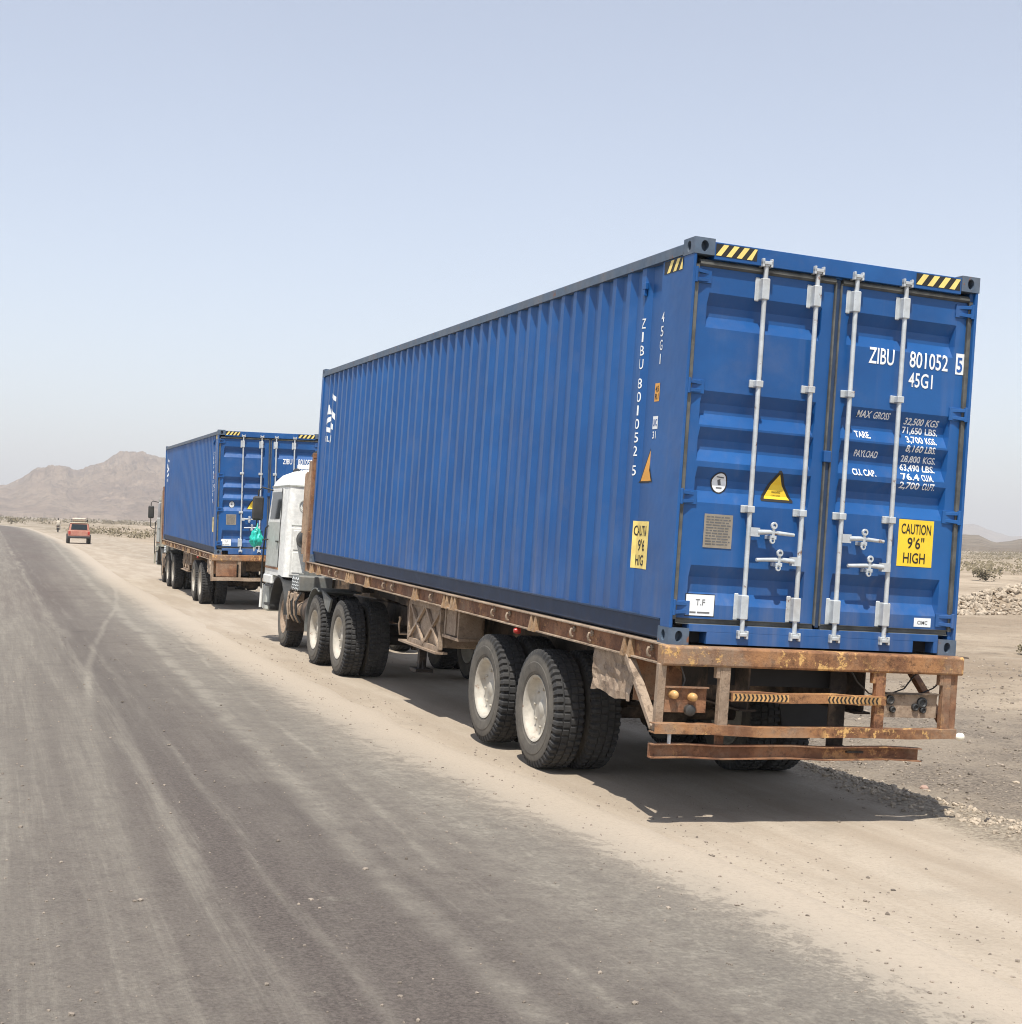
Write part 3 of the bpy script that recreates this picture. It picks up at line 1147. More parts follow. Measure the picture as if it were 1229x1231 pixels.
            on_door(th, 'lettering', merge2d([shift2d(text2d('CAUTION', 0.078, 0.265, 0.012), 1.875, 0.905), shift2d(text2d("9'6\"", 0.085, 0.150, 0.012), 1.935, 0.795),
                                              shift2d(text2d('HIGH', 0.080, 0.195, 0.012), 1.905, 0.685)]), M['black_print'], 0.004, door)
            on_door(th, 'small_label', rect2d(2.040, 0.208, 2.192, 0.276), M['white_mark'], 0.002, door)
            on_door(th, 'lettering', shift2d(text2d('CIMC', 0.028, 0.090, 0.01), 2.07, 0.228), M['grey_print'], 0.004, door)
        else:
            on_door(th, 'data_plate', rect2d(0.218, 0.700, 0.448, 0.942), M['plate'], 0.005, door)
            ls = []
            for k in range(11):
                z_ = 0.918 - k * 0.0195
                xx = 0.235
                while xx < 0.42:
                    w = random.uniform(0.015, 0.06)
                    ls.append([(xx, z_), (min(0.432, xx + w), z_), (min(0.432, xx + w), z_ + 0.008), (xx, z_ + 0.008)])
                    xx += w + 0.008
            on_door(th, 'lettering', poly2d(ls), M['grey_print'], 0.007, door)
            circ = lambda cx_, cz_, a, b: [(cx_ + a * math.cos(t * math.pi / 14), cz_ + b * math.sin(t * math.pi / 14)) for t in range(28)]
            on_door(th, 'round_sticker', poly2d([circ(0.314, 1.166, 0.068, 0.078)]), M['black_print'], 0.003, door)
            on_door(th, 'round_sticker', poly2d([circ(0.314, 1.166, 0.058, 0.068)]), M['white_mark'], 0.005, door)
            on_door(th, 'lettering', merge2d([poly2d([[(0.285, 1.205), (0.345, 1.200), (0.345, 1.208), (0.285, 1.212)], [(0.306, 1.150), (0.330, 1.150), (0.322, 1.195), (0.300, 1.185)],
                                                      [(0.292, 1.126), (0.338, 1.126), (0.338, 1.134), (0.292, 1.134)]])]), M['grey_print'], 0.007, door)
            on_door(th, 'warning_sticker', poly2d([[(0.652, 1.060), (0.912, 1.060), (0.918, 1.075), (0.788, 1.290), (0.770, 1.290), (0.648, 1.075)]]), M['black_print'], 0.003, door)
            on_door(th, 'warning_sticker', poly2d([[(0.676, 1.080), (0.890, 1.080), (0.779, 1.262)]]), M['yellow'], 0.005, door)
            on_door(th, 'lettering', merge2d([shift2d(text2d('WARNING', 0.016, 0.075, 0.01), 0.742, 1.125), shift2d(text2d('CONTAINER', 0.011, 0.08, 0.008), 0.740, 1.102)]), M['black_print'], 0.007, door)
            on_door(th, 'white_label', rect2d(0.137, 0.204, 0.375, 0.366), M['black_print'], 0.002, door, z_flat=DY)
            on_door(th, 'white_label', rect2d(0.143, 0.210, 0.369, 0.360), M['white_mark'], 0.004, door, z_flat=DY)
            on_door(th, 'lettering', merge2d([shift2d(text2d('T.F', 0.045, 0.075, 0.004), 0.220, 0.285), poly2d([[(0.175, 0.228), (0.225, 0.228), (0.225, 0.238), (0.175, 0.238)],
                                              [(0.235, 0.228), (0.335, 0.228), (0.335, 0.238), (0.235, 0.238)]])]), M['grey_print'], 0.006, door, z_flat=DY)
    # centre seal between the leaves and its catch
    th.part('door_seal', MB().box((1.2025, DY - 0.010, 0.165), (1.2355, DY + 0.05, 2.735)), M['dark_navy'])
    th.part('anti_rack_catch', MB().box((1.180, DY - 0.035, 1.385), (1.240, DY + 0.01, 1.470)), B, bevel=0.005)

    # hazard stripes on the header and below the top rail
    def stripes(x0, x1, z0, z1, n, lean):
        d, l = [], []
        w = (x1 - x0) / n
        for i in range(n):
            xa = x0 + i * w
            cl = lambda v: min(max(v, x0), x1)
            l.append([(cl(xa), z0), (cl(xa + w * 0.5), z0), (cl(xa + w * 0.5 + lean), z1), (cl(xa + lean), z1)])
        return l
    for x0, x1 in ((0.172, 0.505), (1.865, 2.262)):
        on_door(th, 'hazard_stripe', rect2d(x0, 2.778, x1, 2.866), M['black_print'], 0.002, z_flat=0.006)
        on_door(th, 'hazard_stripe', poly2d(stripes(x0, x1, 2.781, 2.863, 4, 0.06)), M['pale_yellow'], 0.004, z_flat=0.006)
    on_side(th, 'hazard_stripe', rect2d(0.20, 2.690, 0.50, 2.782), M['black_print'], 0.002)
    on_side(th, 'hazard_stripe', poly2d(stripes(0.20, 0.50, 2.692, 2.780, 3, -0.06)), M['pale_yellow'], 0.004)
    # side numbers, letters stacked
    chars = []
    z = 2.325
    for ch in 'ZIBU 801052 5':
        if ch != ' ':
            chars.append(mirror_y(shift2d(text2d(ch, 0.080, 0.014 if ch in 'I1' else 0.040, 0.004), -0.020 + (0.013 if ch in 'I1' else 0), z), 0.812))
        z -= 0.103 if ch != ' ' else 0.045
    on_side(th, 'marking', merge2d(chars), M['white_mark'])
    chars = []
    z = 2.335
    for ch in '45G1':
        chars.append(mirror_y(shift2d(text2d(ch, 0.080, 0.014 if ch in 'I1' else 0.045, 0.004), -0.022 + (0.014 if ch in 'I1' else 0), z), 0.470))
        z -= 0.103
    on_side(th, 'marking', merge2d(chars), M['white_mark'])
    on_side(th, 'small_label', rect2d(0.445, 1.750, 0.525, 1.885), M['orange_film'], 0.002)
    on_side(th, 'lettering', merge2d([mirror_y(shift2d(text2d('45', 0.045, 0.055), 0, 1.822), 0.513), mirror_y(shift2d(text2d('R1', 0.045, 0.055), 0, 1.765), 0.513)]), M['black_print'], 0.004)
    on_side(th, 'small_label', rect2d(0.440, 1.545, 0.525, 1.640), M['white_mark'], 0.002)
    on_side(th, 'lettering', mirror_y(shift2d(text2d('UIC', 0.05, 0.068), 0, 1.57), 0.517), M['blue_print'], 0.004)
    on_side(th, 'marking', mirror_y(shift2d(text2d('31', 0.055, 0.055), 0, 1.475), 0.515), M['white_mark'], 0.003)
    on_side(th, 'warning_sticker', poly2d([[(0.47, 1.150), (0.765, 1.150), (0.60, 1.415)]]), M['black_print'], 0.002)
    on_side(th, 'warning_sticker', poly2d([[(0.49, 1.162), (0.742, 1.162), (0.60, 1.390)]]), M['orange_film'], 0.004)
    on_side(th, 'caution_sticker', rect2d(0.472, 0.505, 0.787, 0.860), M['pale_yellow'], 0.002)
    on_side(th, 'lettering', merge2d([mirror_y(shift2d(text2d('CAUTION', 0.078, 0.265, 0.012), 0, 0.752), 0.775), mirror_y(shift2d(text2d("9'6\"", 0.085, 0.150, 0.012), 0, 0.640), 0.712),
                                      mirror_y(shift2d(text2d('HIGH', 0.080, 0.195, 0.012), 0, 0.530), 0.742)]), M['black_print'], 0.004)
    # logo near the front end
    k1, k0 = CREST0 + 39 * PITCH, CREST0 + 38 * PITCH
    lg = [[(k0 + 0.034, 2.43), (k0 - 0.09, 2.37), (k0 - 0.09, 2.44), (k0 + 0.034, 2.50)], [(k1 + 0.034, 2.20), (k1 - 0.10, 2.20), (k1 - 0.05, 2.34), (k1 - 0.02, 2.34)],
          [(k0 + 0.034, 2.20), (k0 - 0.09, 2.10), (k0 - 0.09, 2.19), (k0 + 0.034, 2.28)], [(k1 + 0.034, 2.05), (k1 - 0.10, 2.10), (k1 - 0.10, 2.17), (k1 + 0.034, 2.13)],
          [(k0 + 0.034, 2.00), (k0 - 0.06, 1.96), (k0 - 0.06, 2.04), (k0 + 0.034, 2.08)], [(k1 + 0.034, 1.95), (k1 - 0.10, 1.93), (k1 - 0.10, 2.00), (k1 + 0.034, 2.02)]]
    on_side(th, 'logo', poly2d(lg), M['white_mark'])['kind'] = 'stuff'
    on_side(th, 'logo', mirror_y(shift2d(text2d('RL', 0.085, 0.13, 0.012), 0, 1.80), k1 + 0.034), M['white_mark'])
    on_side(th, 'logo', mirror_y(shift2d(text2d('J', 0.085, 0.06, 0.012), 0, 1.80), k0 + 0.02), M['white_mark'])
    # lashing bracket under the rail
    th.part('lashing_ring', MB().box((-0.004, 0.775, 2.62), (0.02, 0.83, 2.67)).box((-0.004, 0.790, 2.57), (0.02, 0.815, 2.62)), B, bevel=0.003)
    return th


C1 = build_container(F1, 'corrugated blue shipping container marked 45G1 on the flatbed with the striped rear bar', 'blue shipping containers')

# ------------------------------------------------------------------ wheels
TW, TR = 0.292, 0.515


def tyre_mesh():
    N = 240
    prof = [(0.045, 0.268, 0), (0.022, 0.288, 0), (0.010, 0.300, 0), (0.010, 0.308, 0), (0.003, 0.318, 0), (-0.004, 0.360, 0), (-0.005, 0.395, 0), (-0.001, 0.402, 0), (-0.001, 0.410, 0), (0.003, 0.440, 0), (0.006, 0.455, 0),
            (0.007, 0.456, 1), (0.012, 0.480, 1), (0.020, 0.502, 1), (0.030, 0.511, 1), (0.074, 0.514, 1), (0.0745, 0.500, 0), (0.086, 0.500, 0), (0.0865, 0.515, 2), (0.138, 0.515, 2), (0.1385, 0.502, 0)]
    full = prof + [(TW - a, r, k) for a, r, k in prof[::-1]]
    vs, fs = [], []
    for j, (a, r, k) in enumerate(full):
        inner = a > TW / 2
        for i in range(N):
            t = 2 * math.pi * i / N
            rr, aa = r, a
            if k == 1 and (i + (2 if inner else 0)) % 5 in (3, 4):
                rr = r - (0.020 if r > 0.49 else 0.012)
                if r < 0.505:
                    aa = a + (0.010 if not inner else -0.010)
            if k == 2 and (i + (2 if inner else 0)) % 5 == 4:
                rr = r - 0.013
            vs.append((aa, rr * math.cos(t), rr * math.sin(t)))
    for j in range(len(full) - 1):
        for i in range(N):
            fs.append((j * N + i, j * N + (i + 1) % N, (j + 1) * N + (i + 1) % N, (j + 1) * N + i))
    mb = MB().add(vs, fs)
    return mb.mesh('tyre', M['tyre'], smooth=22)


TYRE = tyre_mesh()
_rp = [(TW - 0.012, 0.288), (TW - 0.014, 0.270), (TW - 0.05, 0.255), (0.12, 0.250), (0.10, 0.14), (0.10, 0.0)]
_ro = [(0.060, 0.284), (0.022, 0.288), (0.010, 0.288), (0.013, 0.276), (0.028, 0.264), (0.060, 0.252), (0.082, 0.244), (0.094, 0.225), (0.086, 0.150), (0.080, 0.128), (0.080, 0.0)]
RIM_D = MB().lathe(_ro, 48).lathe(_rp, 40).mesh('rim', M['rim'], smooth=40)
RIM_F = MB().lathe(_ro, 48).lathe(_rp, 40).mesh('rim', M['rust_dust'], smooth=40)
HUB_D = MB().lathe([(0.095, 0.085), (0.080, 0.080), (0.070, 0.060), (0.062, 0.045), (0.060, 0.0)], 20).mesh('wheel', M['rim'], smooth=40)
_b = MB()
for i in range(8):
    t = 2 * math.pi * i / 8
    _b.tube((0.068, 0.165 * math.cos(t), 0.165 * math.sin(t)), (0.095, 0.165 * math.cos(t), 0.165 * math.sin(t)), 0.012, n=6)
BOLT_D = _b.mesh('wheel_nuts', M['rim'])


def wheel(th, x, y, z, left, twin_inner=False, spin=0.0, rim=None):
    """x: outer face of the tyre"""
    o = link('wheel', HUB_D, th.o)
    loc = Vector((x, y, z)) - th.base
    rot = Euler((spin, 0, 0 if left else math.pi), 'XYZ')
    if twin_inner:
        rot = Euler((spin, 0, math.pi if left else 0), 'XYZ')
        loc.x += TW if left else -TW
    o.location = loc
    o.rotation_euler = rot
    link('tyre', TYRE, o)
    link('rim', rim or RIM_D, o)
    if not twin_inner:
        link('wheel_nuts', BOLT_D, o)
    return o


def axle_set(th, y, z, w_out=-0.03, w=2.438, twin=True, spin=0.0):
    for left in (True, False):
        xo = w_out if left else w - w_out
        wheel(th, xo, y, z, left, spin=spin)
        if twin:
            d = TW + 0.045
            wheel(th, xo + (d if left else -d), y, z, left, True, spin + 0.3)
    th.part('axle', MB().tube((0.35, y, z), (w - 0.35, y, z), 0.07, n=14).tube((w / 2 - 0.18, y, z), (w / 2 + 0.18, y, z), 0.13, n=14), M['rust_dark'], smooth=40)


# ------------------------------------------------------------------ trailer
def build_trailer(fm, label, group, second=False):
    th = Thing('flatbed_trailer', fm, (CW / 2, 6.1, -1.31), label, 'trailer', group)
    W = CW
    RU, RB, RD, RK = M['rust'], M['rust_beam'], M['rust_dust'], M['rust_dark']
    L0, L1 = -0.10, 12.36
    for s in (0, 1):
        x = (lambda v: W - v) if s else (lambda v: v)
        mb = MB()
        lo = lambda a, b: (min(x(a), x(b)), max(x(a), x(b)))
        a, b = lo(0.006, 0.018); mb.box((a, L0 + 0.1, -0.135), (b, L1, -0.012))
        rail = th.part('side_rail', mb, RU, bevel=0.002)
        for z0_, z1_ in ((-0.0125, 0.0), (-0.150, -0.1365)):
            a, b = lo(-0.030, 0.10)
            th.part('rail_flange', MB().box((a, L0 + 0.1, z0_), (b, L1, z1_)), RD, rail, bevel=0.002)
        # stake pockets and rope hooks
        for y in (0.62, 2.60, 4.93, 5.20, 6.35, 8.55, 9.35, 9.60, 11.4, 11.9):
            p = MB()
            for dy in (-0.075, 0.03):
                a, b = lo(-0.042, 0.006)
                p.add([(a, y + dy, -0.152), (b, y + dy, -0.152), (b, y + dy + 0.065, -0.152), (a, y + dy + 0.065, -0.152),
                       (a + (0.02 if not s else 0), y + dy + 0.015, -0.004), (b - (0.02 if s else 0), y + dy + 0.015, -0.004), (b - (0.02 if s else 0), y + dy + 0.050, -0.004), (a + (0.02 if not s else 0), y + dy + 0.050, -0.004)],
                      [(0, 3, 2, 1), (4, 5, 6, 7), (0, 1, 5, 4), (1, 2, 6, 5), (2, 3, 7, 6), (3, 0, 4, 7)])
            th.part('stake_pocket', p, M['pocket'] if not s else RU, rail)
        for y in (0.25, 1.35, 1.72, 3.28, 3.70, 5.75, 7.35, 7.75, 10.3, 10.7):
            p = MB().path([(x(0.006), y, -0.05), (x(-0.03), y, -0.05), (x(-0.036), y, -0.075), (x(-0.03), y, -0.105), (x(-0.012), y, -0.112)], 0.011, 8)
            p.tube((x(0.004), y, -0.05), (x(-0.008), y, -0.05), 0.024, n=10)
            th.part('rope_hook', p, RD, rail, smooth=50)
        # main beam
        a, b = lo(0.72, 0.735)
        mb = MB().prism([(0.1, -0.145), (12.2, -0.145), (12.2, -0.36), (9.0, -0.40), (8.4, -0.66), (4.6, -0.66), (4.3, -0.46), (0.1, -0.46)], a, b, 'X')
        a, b = lo(0.66, 0.80)
        mb.box((a, 0.1, -0.475), (b, 4.3, -0.4605)).box((a, 4.6, -0.675), (b, 8.4, -0.6605)).box((a, 0.1, -0.1445), (b, 12.2, -0.135))
        th.part('main_beam', mb, RK)
    y = 0.35
    while y < 12.2:
        mb = MB()
        mb.box((0.02, y, -0.125), (0.715, y + 0.06, -0.03)); mb.box((0.74, y, -0.125), (W - 0.74, y + 0.06, -0.03)); mb.box((W - 0.715, y, -0.125), (W - 0.02, y + 0.06, -0.03))
        mb.box((0.70, y + 0.01, -0.12), (W - 0.70, y + 0.05, -0.04))
        th.part('cross_member', mb, RK)
        y += 0.6
    th.part('deck', MB().box((0.101, 0.001, -0.029), (W - 0.101, 12.24, -0.002)), RK)
    # rear beam
    mb = MB().prism([(L0, 0.0), (L0 - 0.012, -0.012), (L0 - 0.012, -0.128), (L0, -0.14), (0.0, -0.14), (0.0, 0.0)], -0.075, W + 0.0, 'X')
    beam = th.part('rear_beam', mb, RB, bevel=0.004)
    mb = MB().box((W + 0.001, -0.09, -0.010), (W + 0.055, -0.02, -0.001))
    th.part('deck_tab', mb, RK)
    # drop posts and rear bars
    by0, by1 = L0 - 0.005, L0 + 0.055
    posts = ((0.385, 0.465), (1.685, 1.765), (2.275, 2.345)) if not second else ((0.55, 0.60), (1.80, 1.85))
    for a, b in posts:
        mb = MB().box((a, by0 + 0.01, -0.565), (a + 0.012, by1, -0.13)).box((a + 0.0125, by0 + 0.01, -0.565), (b, by0 + 0.022, -0.13)).box((a - 0.03, by0 + 0.012, -0.22), (a - 0.001, by1, -0.131))
        th.part('drop_post', mb, RU if a > 1 else RD, bevel=0.002)
    # channel bars: face, top and bottom flange
    def channel(name, x0, x1, z0, z1, mat, y0=None, sag=0.0, lbl=None, nseg=6, flip=False, dp=0.06):
        y0 = L0 - 0.02 if y0 is None else y0
        mb = MB()
        for i in range(nseg):
            xa, xb = lerp(x0, x1, i / nseg), lerp(x0, x1, (i + 1) / nseg)
            da = -sag * math.sin(math.pi * i / nseg) + 0.006 * math.sin(i * 2.1)
            db = -sag * math.sin(math.pi * (i + 1) / nseg) + 0.006 * math.sin((i + 1) * 2.1)
            if i == 0: da = 0
            prof = [(y0, z0), (y0 + dp, z0), (y0 + dp, z0 + 0.008), (y0 + 0.008, z0 + 0.008), (y0 + 0.008, z1 - 0.008), (y0 + dp, z1 - 0.008), (y0 + dp, z1), (y0, z1)]
            if flip: prof = [(2 * y0 + dp - yy, zz) for yy, zz in prof]
            n_ = len(prof)
            vs = [(xa, yy, zz + da) for yy, zz in prof] + [(xb, yy, zz + db) for yy, zz in prof]
            fs = [(k, (k + 1) % n_, n_ + (k + 1) % n_, n_ + k) for k in range(n_)]
            if i == 0: fs.append(tuple(range(n_)))
            if i == nseg - 1: fs.append(tuple(range(n_, 2 * n_)))
            mb.add(vs, fs)
        return th.part(name, mb, mat, label=lbl)
    if not second:
        mid = channel('reflector_bar', 0.470, 1.760, -0.378, -0.312, RB, dp=0.085)
        ch, cd = [], []
        for x0, n_, sgn in ((0.49, 13, 1), (1.27, 13, -1)):
            for i in range(n_):
                xa = x0 + i * 0.034
                c = [(xa, -0.370), (xa + 0.014, -0.370), (xa + 0.014 + sgn * 0.012, -0.346), (xa + 0.014, -0.322), (xa, -0.322), (xa + sgn * 0.012, -0.346)]
                (ch if i % 1 == 0 else cd).append(c)
        v = MB()
        for x0, sgn in ((0.48, 1), (1.26, -1)):
            v.box((x0, L0 - 0.0225, -0.373), (x0 + 0.455, L0 - 0.0205, -0.319))
        th.part('reflector_tape', v, M['tape'], mid)
        v = MB()
        for p in ch:
            v.add([(x, L0 - 0.0245, z) for x, z in p], [(0, 1, 2, 5), (5, 2, 3, 4)])
        th.part('chevron_marks', v, M['black_print'], mid)['kind'] = 'stuff'
        channel('lower_bar', -0.115, 2.40, -0.615, -0.545, RB, sag=0.012, dp=0.10)
        channel('bumper_bar', -0.125, 2.115, -0.790, -0.690, RU, nseg=8, y0=L0 - 0.005, flip=True)
        th.part('bumper_hanger', MB().box((0.40, L0 + 0.058, -0.72), (0.47, L0 + 0.070, -0.13)), RU)
        th.part('bumper_hanger', MB().box((1.48, L0 + 0.30, -0.74), (1.62, L0 + 0.315, -0.13)).box((1.48, L0 + 0.02, -0.74), (1.62, L0 + 0.30, -0.725)), RK)
        th.part('rear_apron', MB().box((0.50, 0.30, -0.31), (1.66, 0.315, -0.13)), M['flap'])
        th.part('marker_lamp', MB().lathe([(-0.02, 0.0), (-0.015, 0.016), (0.02, 0.030), (0.05, 0.026), (0.062, 0.0)], 14, 'X', (2.415, L0 - 0.01, -0.60)), M['lamp_white'], smooth=50)
        th.part('drain_pipe', MB().tube((0.02, L0 + 0.02, -0.69), (0.02, L0 + 0.02, -0.61), 0.014), M['galv'], smooth=50)
    else:
        channel('lower_bar', -0.06, 2.45, -0.60, -0.52, RD, sag=0.0)
        for xa, xb in ((0.03, 0.50), (W - 0.5, W - 0.03)):
            th.part('lamp_board', MB().box((xa, L0 + 0.02, -0.50), (xb, L0 + 0.04, -0.135)), RU)
    # lamp plates
    if not second:
        for side in (0, 1):
            xa, xb = (-0.03, 0.315) if side == 0 else (1.80, 2.27)
            pl = th.part('lamp_plate', MB().box((xa, L0 + 0.065, -0.475), (xb, L0 + 0.075, -0.30)), RU if side == 0 else RD, bevel=0.002)
            th.part('plate_lip', MB().box((xa, L0 + 0.03, -0.299), (xb, L0 + 0.075, -0.288)), RU if side == 0 else RK, pl)
            if side == 0:
                for lx, lz, mm in ((0.04, -0.345, 'lamp_orange'), (0.19, -0.360, 'lamp_orange')):
                    th.part('tail_lamp', MB().lathe([(L0 + 0.066, 0.030), (L0 + 0.02, 0.030), (L0 + 0.005, 0.026), (L0 - 0.005, 0.015), (L0 - 0.007, 0.0)], 18, 'Y', (lx, 0, lz)), M[mm], pl, smooth=45)
                th.part('tail_lamp', MB().lathe([(L0 + 0.066, 0.04), (L0 + 0.03, 0.04), (L0 + 0.02, 0.02), (L0 + 0.02, 0.0)], 16, 'Y', (0.18, 0, -0.455)), M['dark_plastic'], pl, smooth=45)
            else:
                for lx, lz, r_ in ((1.845, -0.345, 0.035), (1.872, -0.415, 0.024), (2.07, -0.395, 0.028), (2.13, -0.360, 0.042), (2.14, -0.415, 0.024)):
                    th.part('tail_lamp', MB().lathe([(L0 + 0.066, r_), (L0 + 0.045, r_), (L0 + 0.04, r_ * 0.7), (L0 + 0.05, r_ * 0.5), (L0 + 0.05, 0.0)], 14, 'Y', (lx, 0, lz)), M['dark_plastic'], pl, smooth=45)
        for pts in ([(1.50, -0.02, -0.13), (1.56, -0.03, -0.22), (1.66, -0.04, -0.30), (1.80, -0.05, -0.33)], [(1.85, -0.03, -0.30), (1.98, -0.02, -0.26), (2.06, -0.02, -0.16), (2.12, -0.02, -0.13)],
                    [(1.98, -0.02, -0.30), (2.14, -0.02, -0.29), (2.24, -0.02, -0.25), (2.30, -0.02, -0.2)], [(0.10, -0.02, -0.13), (0.14, -0.03, -0.24), (0.12, -0.03, -0.31)]):
            th.part('lamp_cable', MB().path(pts, 0.006, 6), M['dark_plastic'], smooth=60)
    # side brace struts at the rear corners
    for s in (0, 1):
        x = (lambda v: W - v) if s else (lambda v: v)
        a = MB().bar((x(-0.012), 0.60, -0.15), (x(-0.03), 0.06, -0.60), 0.07, 0.045)
        th.part('corner_brace', a, RD if not s else RU, bevel=0.004)
        if not s:
            th.part('corner_brace', MB().bar((x(-0.06), L0 + 0.05, -0.13), (x(-0.05), L0 + 0.08, -0.61), 0.06, 0.05, (0, 1, 0)), RD, bevel=0.004)
        else:
            th.part('corner_brace', MB().bar((x(0.05), L0 + 0.05, -0.13), (x(0.05), L0 + 0.05, -0.60), 0.06, 0.05, (0, 1, 0)), RU, bevel=0.004)
    # crumpled mudguard box behind the left rear wheels
    vs, fs = [], []
    ny, nz = 12, 8
    for j in range(nz + 1):
        for i in range(ny + 1):
            y = lerp(0.58, 1.30, i / ny); z = lerp(-0.475, -0.150, j / nz)
            q = Vector((y * 4, z * 5, 1.0))
            vs.append((0.012 + 0.040 * noise.noise(q) + 0.022 * noise.noise(q * 3) + 0.02 * (j < 1) * noise.noise(q * 2), y, z + (0.03 * noise.noise(q * 1.5) if j == 0 else 0)))
    for j in range(nz):
        for i in range(ny):
            k = j * (ny + 1) + i
            fs.append((k, k + 1, k + ny + 2, k + ny + 1))
    mg = MB().add(vs, fs)
    th.part('side_panel', mg, RD)
    th.part('side_panel_return', MB().box((0.03, 0.57, -0.47), (0.42, 0.585, -0.152)), RU)
    # axles, springs, flaps
    for y in (2.45, 3.80):
        axle_set(th, y, -0.803, spin=y)
        for x in (0.80, W - 0.80):
            sp = MB()
            for k in range(5):
                ln = 0.52 - k * 0.08
                sp.bar((x, y - ln, -0.66 - 0.022 * k + 0.05 * (ln / 0.5) ** 2), (x, y, -0.69 - 0.022 * k), 0.075, 0.018)
                sp.bar((x, y, -0.69 - 0.022 * k), (x, y + ln, -0.66 - 0.022 * k + 0.05 * (ln / 0.5) ** 2), 0.075, 0.018)
            th.part('leaf_spring', sp, RK)
    for x in (0.80, W - 0.80):
        for y in (1.85, 3.12, 4.40):
            th.part('spring_hanger', MB().prism([(y - 0.13, -0.46), (y + 0.13, -0.46), (y + 0.05, -0.70), (y - 0.05, -0.70)], x - 0.05, x + 0.05, 'X'), RK)
    for xa in (W - 0.62,):
        th.part('mud_flap', MB().prism([(xa, -0.15), (xa + 0.60, -0.15), (xa + 0.60, -0.52), (xa + 0.56, -0.80), (xa + 0.06, -0.80), (xa, -0.52)], 1.50, 1.515, 'Y'), M['flap'])
    th.part('tail_box', MB().box((0.86, 0.9, -0.42), (1.55, 1.35, -0.14)), RK, bevel=0.01)
    # side frame with X ribs (spare carrier) and small bracket box
    fr_ = MB()
    X0 = 0.06
    ya, yb, za, zb = 5.55, 6.75, -0.62, -0.19
    for p, q in (((X0, ya, za), (X0, yb, za)), ((X0, ya, zb), (X0, yb, zb)), ((X0, ya, za), (X0, ya, zb)), ((X0, yb, za), (X0, yb, zb))):
        fr_.bar(p, q, 0.05, 0.04, (1, 0, 0))
    tb = th.part('tool_box', MB().box((X0 + 0.03, ya + 0.02, za + 0.015), (X0 + 0.5, yb - 0.02, zb - 0.015)), RD, bevel=0.01)
    th.part('box_frame', fr_, RD, tb)
    vs, fs = [], []
    ny, nz = 26, 12
    for j in range(nz + 1):
        for i in range(ny + 1):
            u_, w_ = i / ny, j / nz
            q = Vector((u_ * 5, w_ * 3, 4.0))
            sag = -0.035 * math.sin(math.pi * u_) * (1 - w_)
            vs.append((X0 + 0.018 + 0.030 * noise.noise(q) + 0.018 * noise.noise(q * 2.7), lerp(ya + 0.01, yb - 0.01, u_), lerp(za + 0.01, zb - 0.01, w_) + sag))
    for j in range(nz):
        for i in range(ny):
            k_ = j * (ny + 1) + i
            fs.append((k_, k_ + 1, k_ + ny + 2, k_ + ny + 1))
    th.part('crumpled_sheet', MB().add(vs, fs), RD, tb, smooth=60)
    ribs = MB()
    for u in (0.0, 0.5):
        y0_, y1_ = lerp(ya, yb, u), lerp(ya, yb, u + 0.5)
        ribs.bar((X0 - 0.008, y0_, za), (X0 - 0.004, y1_, zb), 0.032, 0.03, (1, 0, 0))
        ribs.bar((X0 - 0.003, y0_, zb), (X0 - 0.010, y1_, za), 0.032, 0.03, (1, 0, 0))
    th.part('box_rib', ribs, RD, tb)
    th.part('box_step', MB().box((-0.0, ya - 0.03, za - 0.05), (0.14, yb + 0.25, za - 0.028)).bar((X0, yb + 0.02, za), (X0 + 0.05, yb + 0.3, zb + 0.1), 0.03, 0.03), RD, tb)
    th.part('side_bracket', MB().box((0.05, 4.92, -0.44), (0.30, 4.96, -0.152)).box((0.05, 5.38, -0.44), (0.30, 5.42, -0.152)).box((0.04, 4.90, -0.47), (0.31, 5.44, -0.441)).box((0.06, 5.05, -0.43), (0.08, 5.37, -0.16)), RD)
    th.part('side_lamp', MB().lathe([(-0.05, 0.0), (-0.045, 0.02), (-0.02, 0.03), (0.01, 0.03)], 12, 'X', (0, 3.02, -0.185)), M['lamp_red'], smooth=50)
    # landing legs
    for x in (0.42, W - 0.42):
        th.part('landing_leg', MB().box((x - 0.06, 7.32, -0.82), (x + 0.06, 7.44, -0.14)).box((x - 0.045, 7.335, -1.02), (x + 0.045, 7.425, -0.80)).box((x - 0.11, 7.24, -1.06), (x + 0.11, 7.52, -1.02))
                .prism([(7.26, -1.02), (7.50, -1.02), (7.41, -0.9), (7.35, -0.9)], x - 0.012, x + 0.012, 'X'), RK, bevel=0.004)
    th.part('leg_crank', MB().tube((0.42, 7.38, -0.62), (W - 0.42, 7.38, -0.62), 0.02).path([(0.36, 7.38, -0.62), (0.12, 7.38, -0.62), (0.10, 7.36, -0.5), (0.10, 7.30, -0.42), (0.08, 7.28, -0.42)], 0.014, 8), RD, smooth=50)
    th.part('air_tank', MB().lathe([(6.9, 0.0), (6.9, 0.10), (6.94, 0.13), (7.7 - 0.5, 0.13), (7.24, 0.10), (7.24, 0.0)], 20, 'Y', (1.25, 0, -0.45)), RK, smooth=50)
    # headboard
    hb = MB()
    for xa in (-0.03, 0.55, 1.18, 1.81, W - 0.06):
        hb.box((xa, 12.275, -0.15), (xa + 0.09, 12.355, 1.56))
    hb.box((-0.03, 12.270, 1.56), (W + 0.03, 12.36, 1.64))
    head = th.part('headboard', hb, RU, bevel=0.004)
    for k in range(7):
        z = 0.02 + k * 0.22
        th.part('board', MB().box((0.02, 12.353, z), (W - 0.02, 12.39, z + 0.205)), RU, head, bevel=0.003)
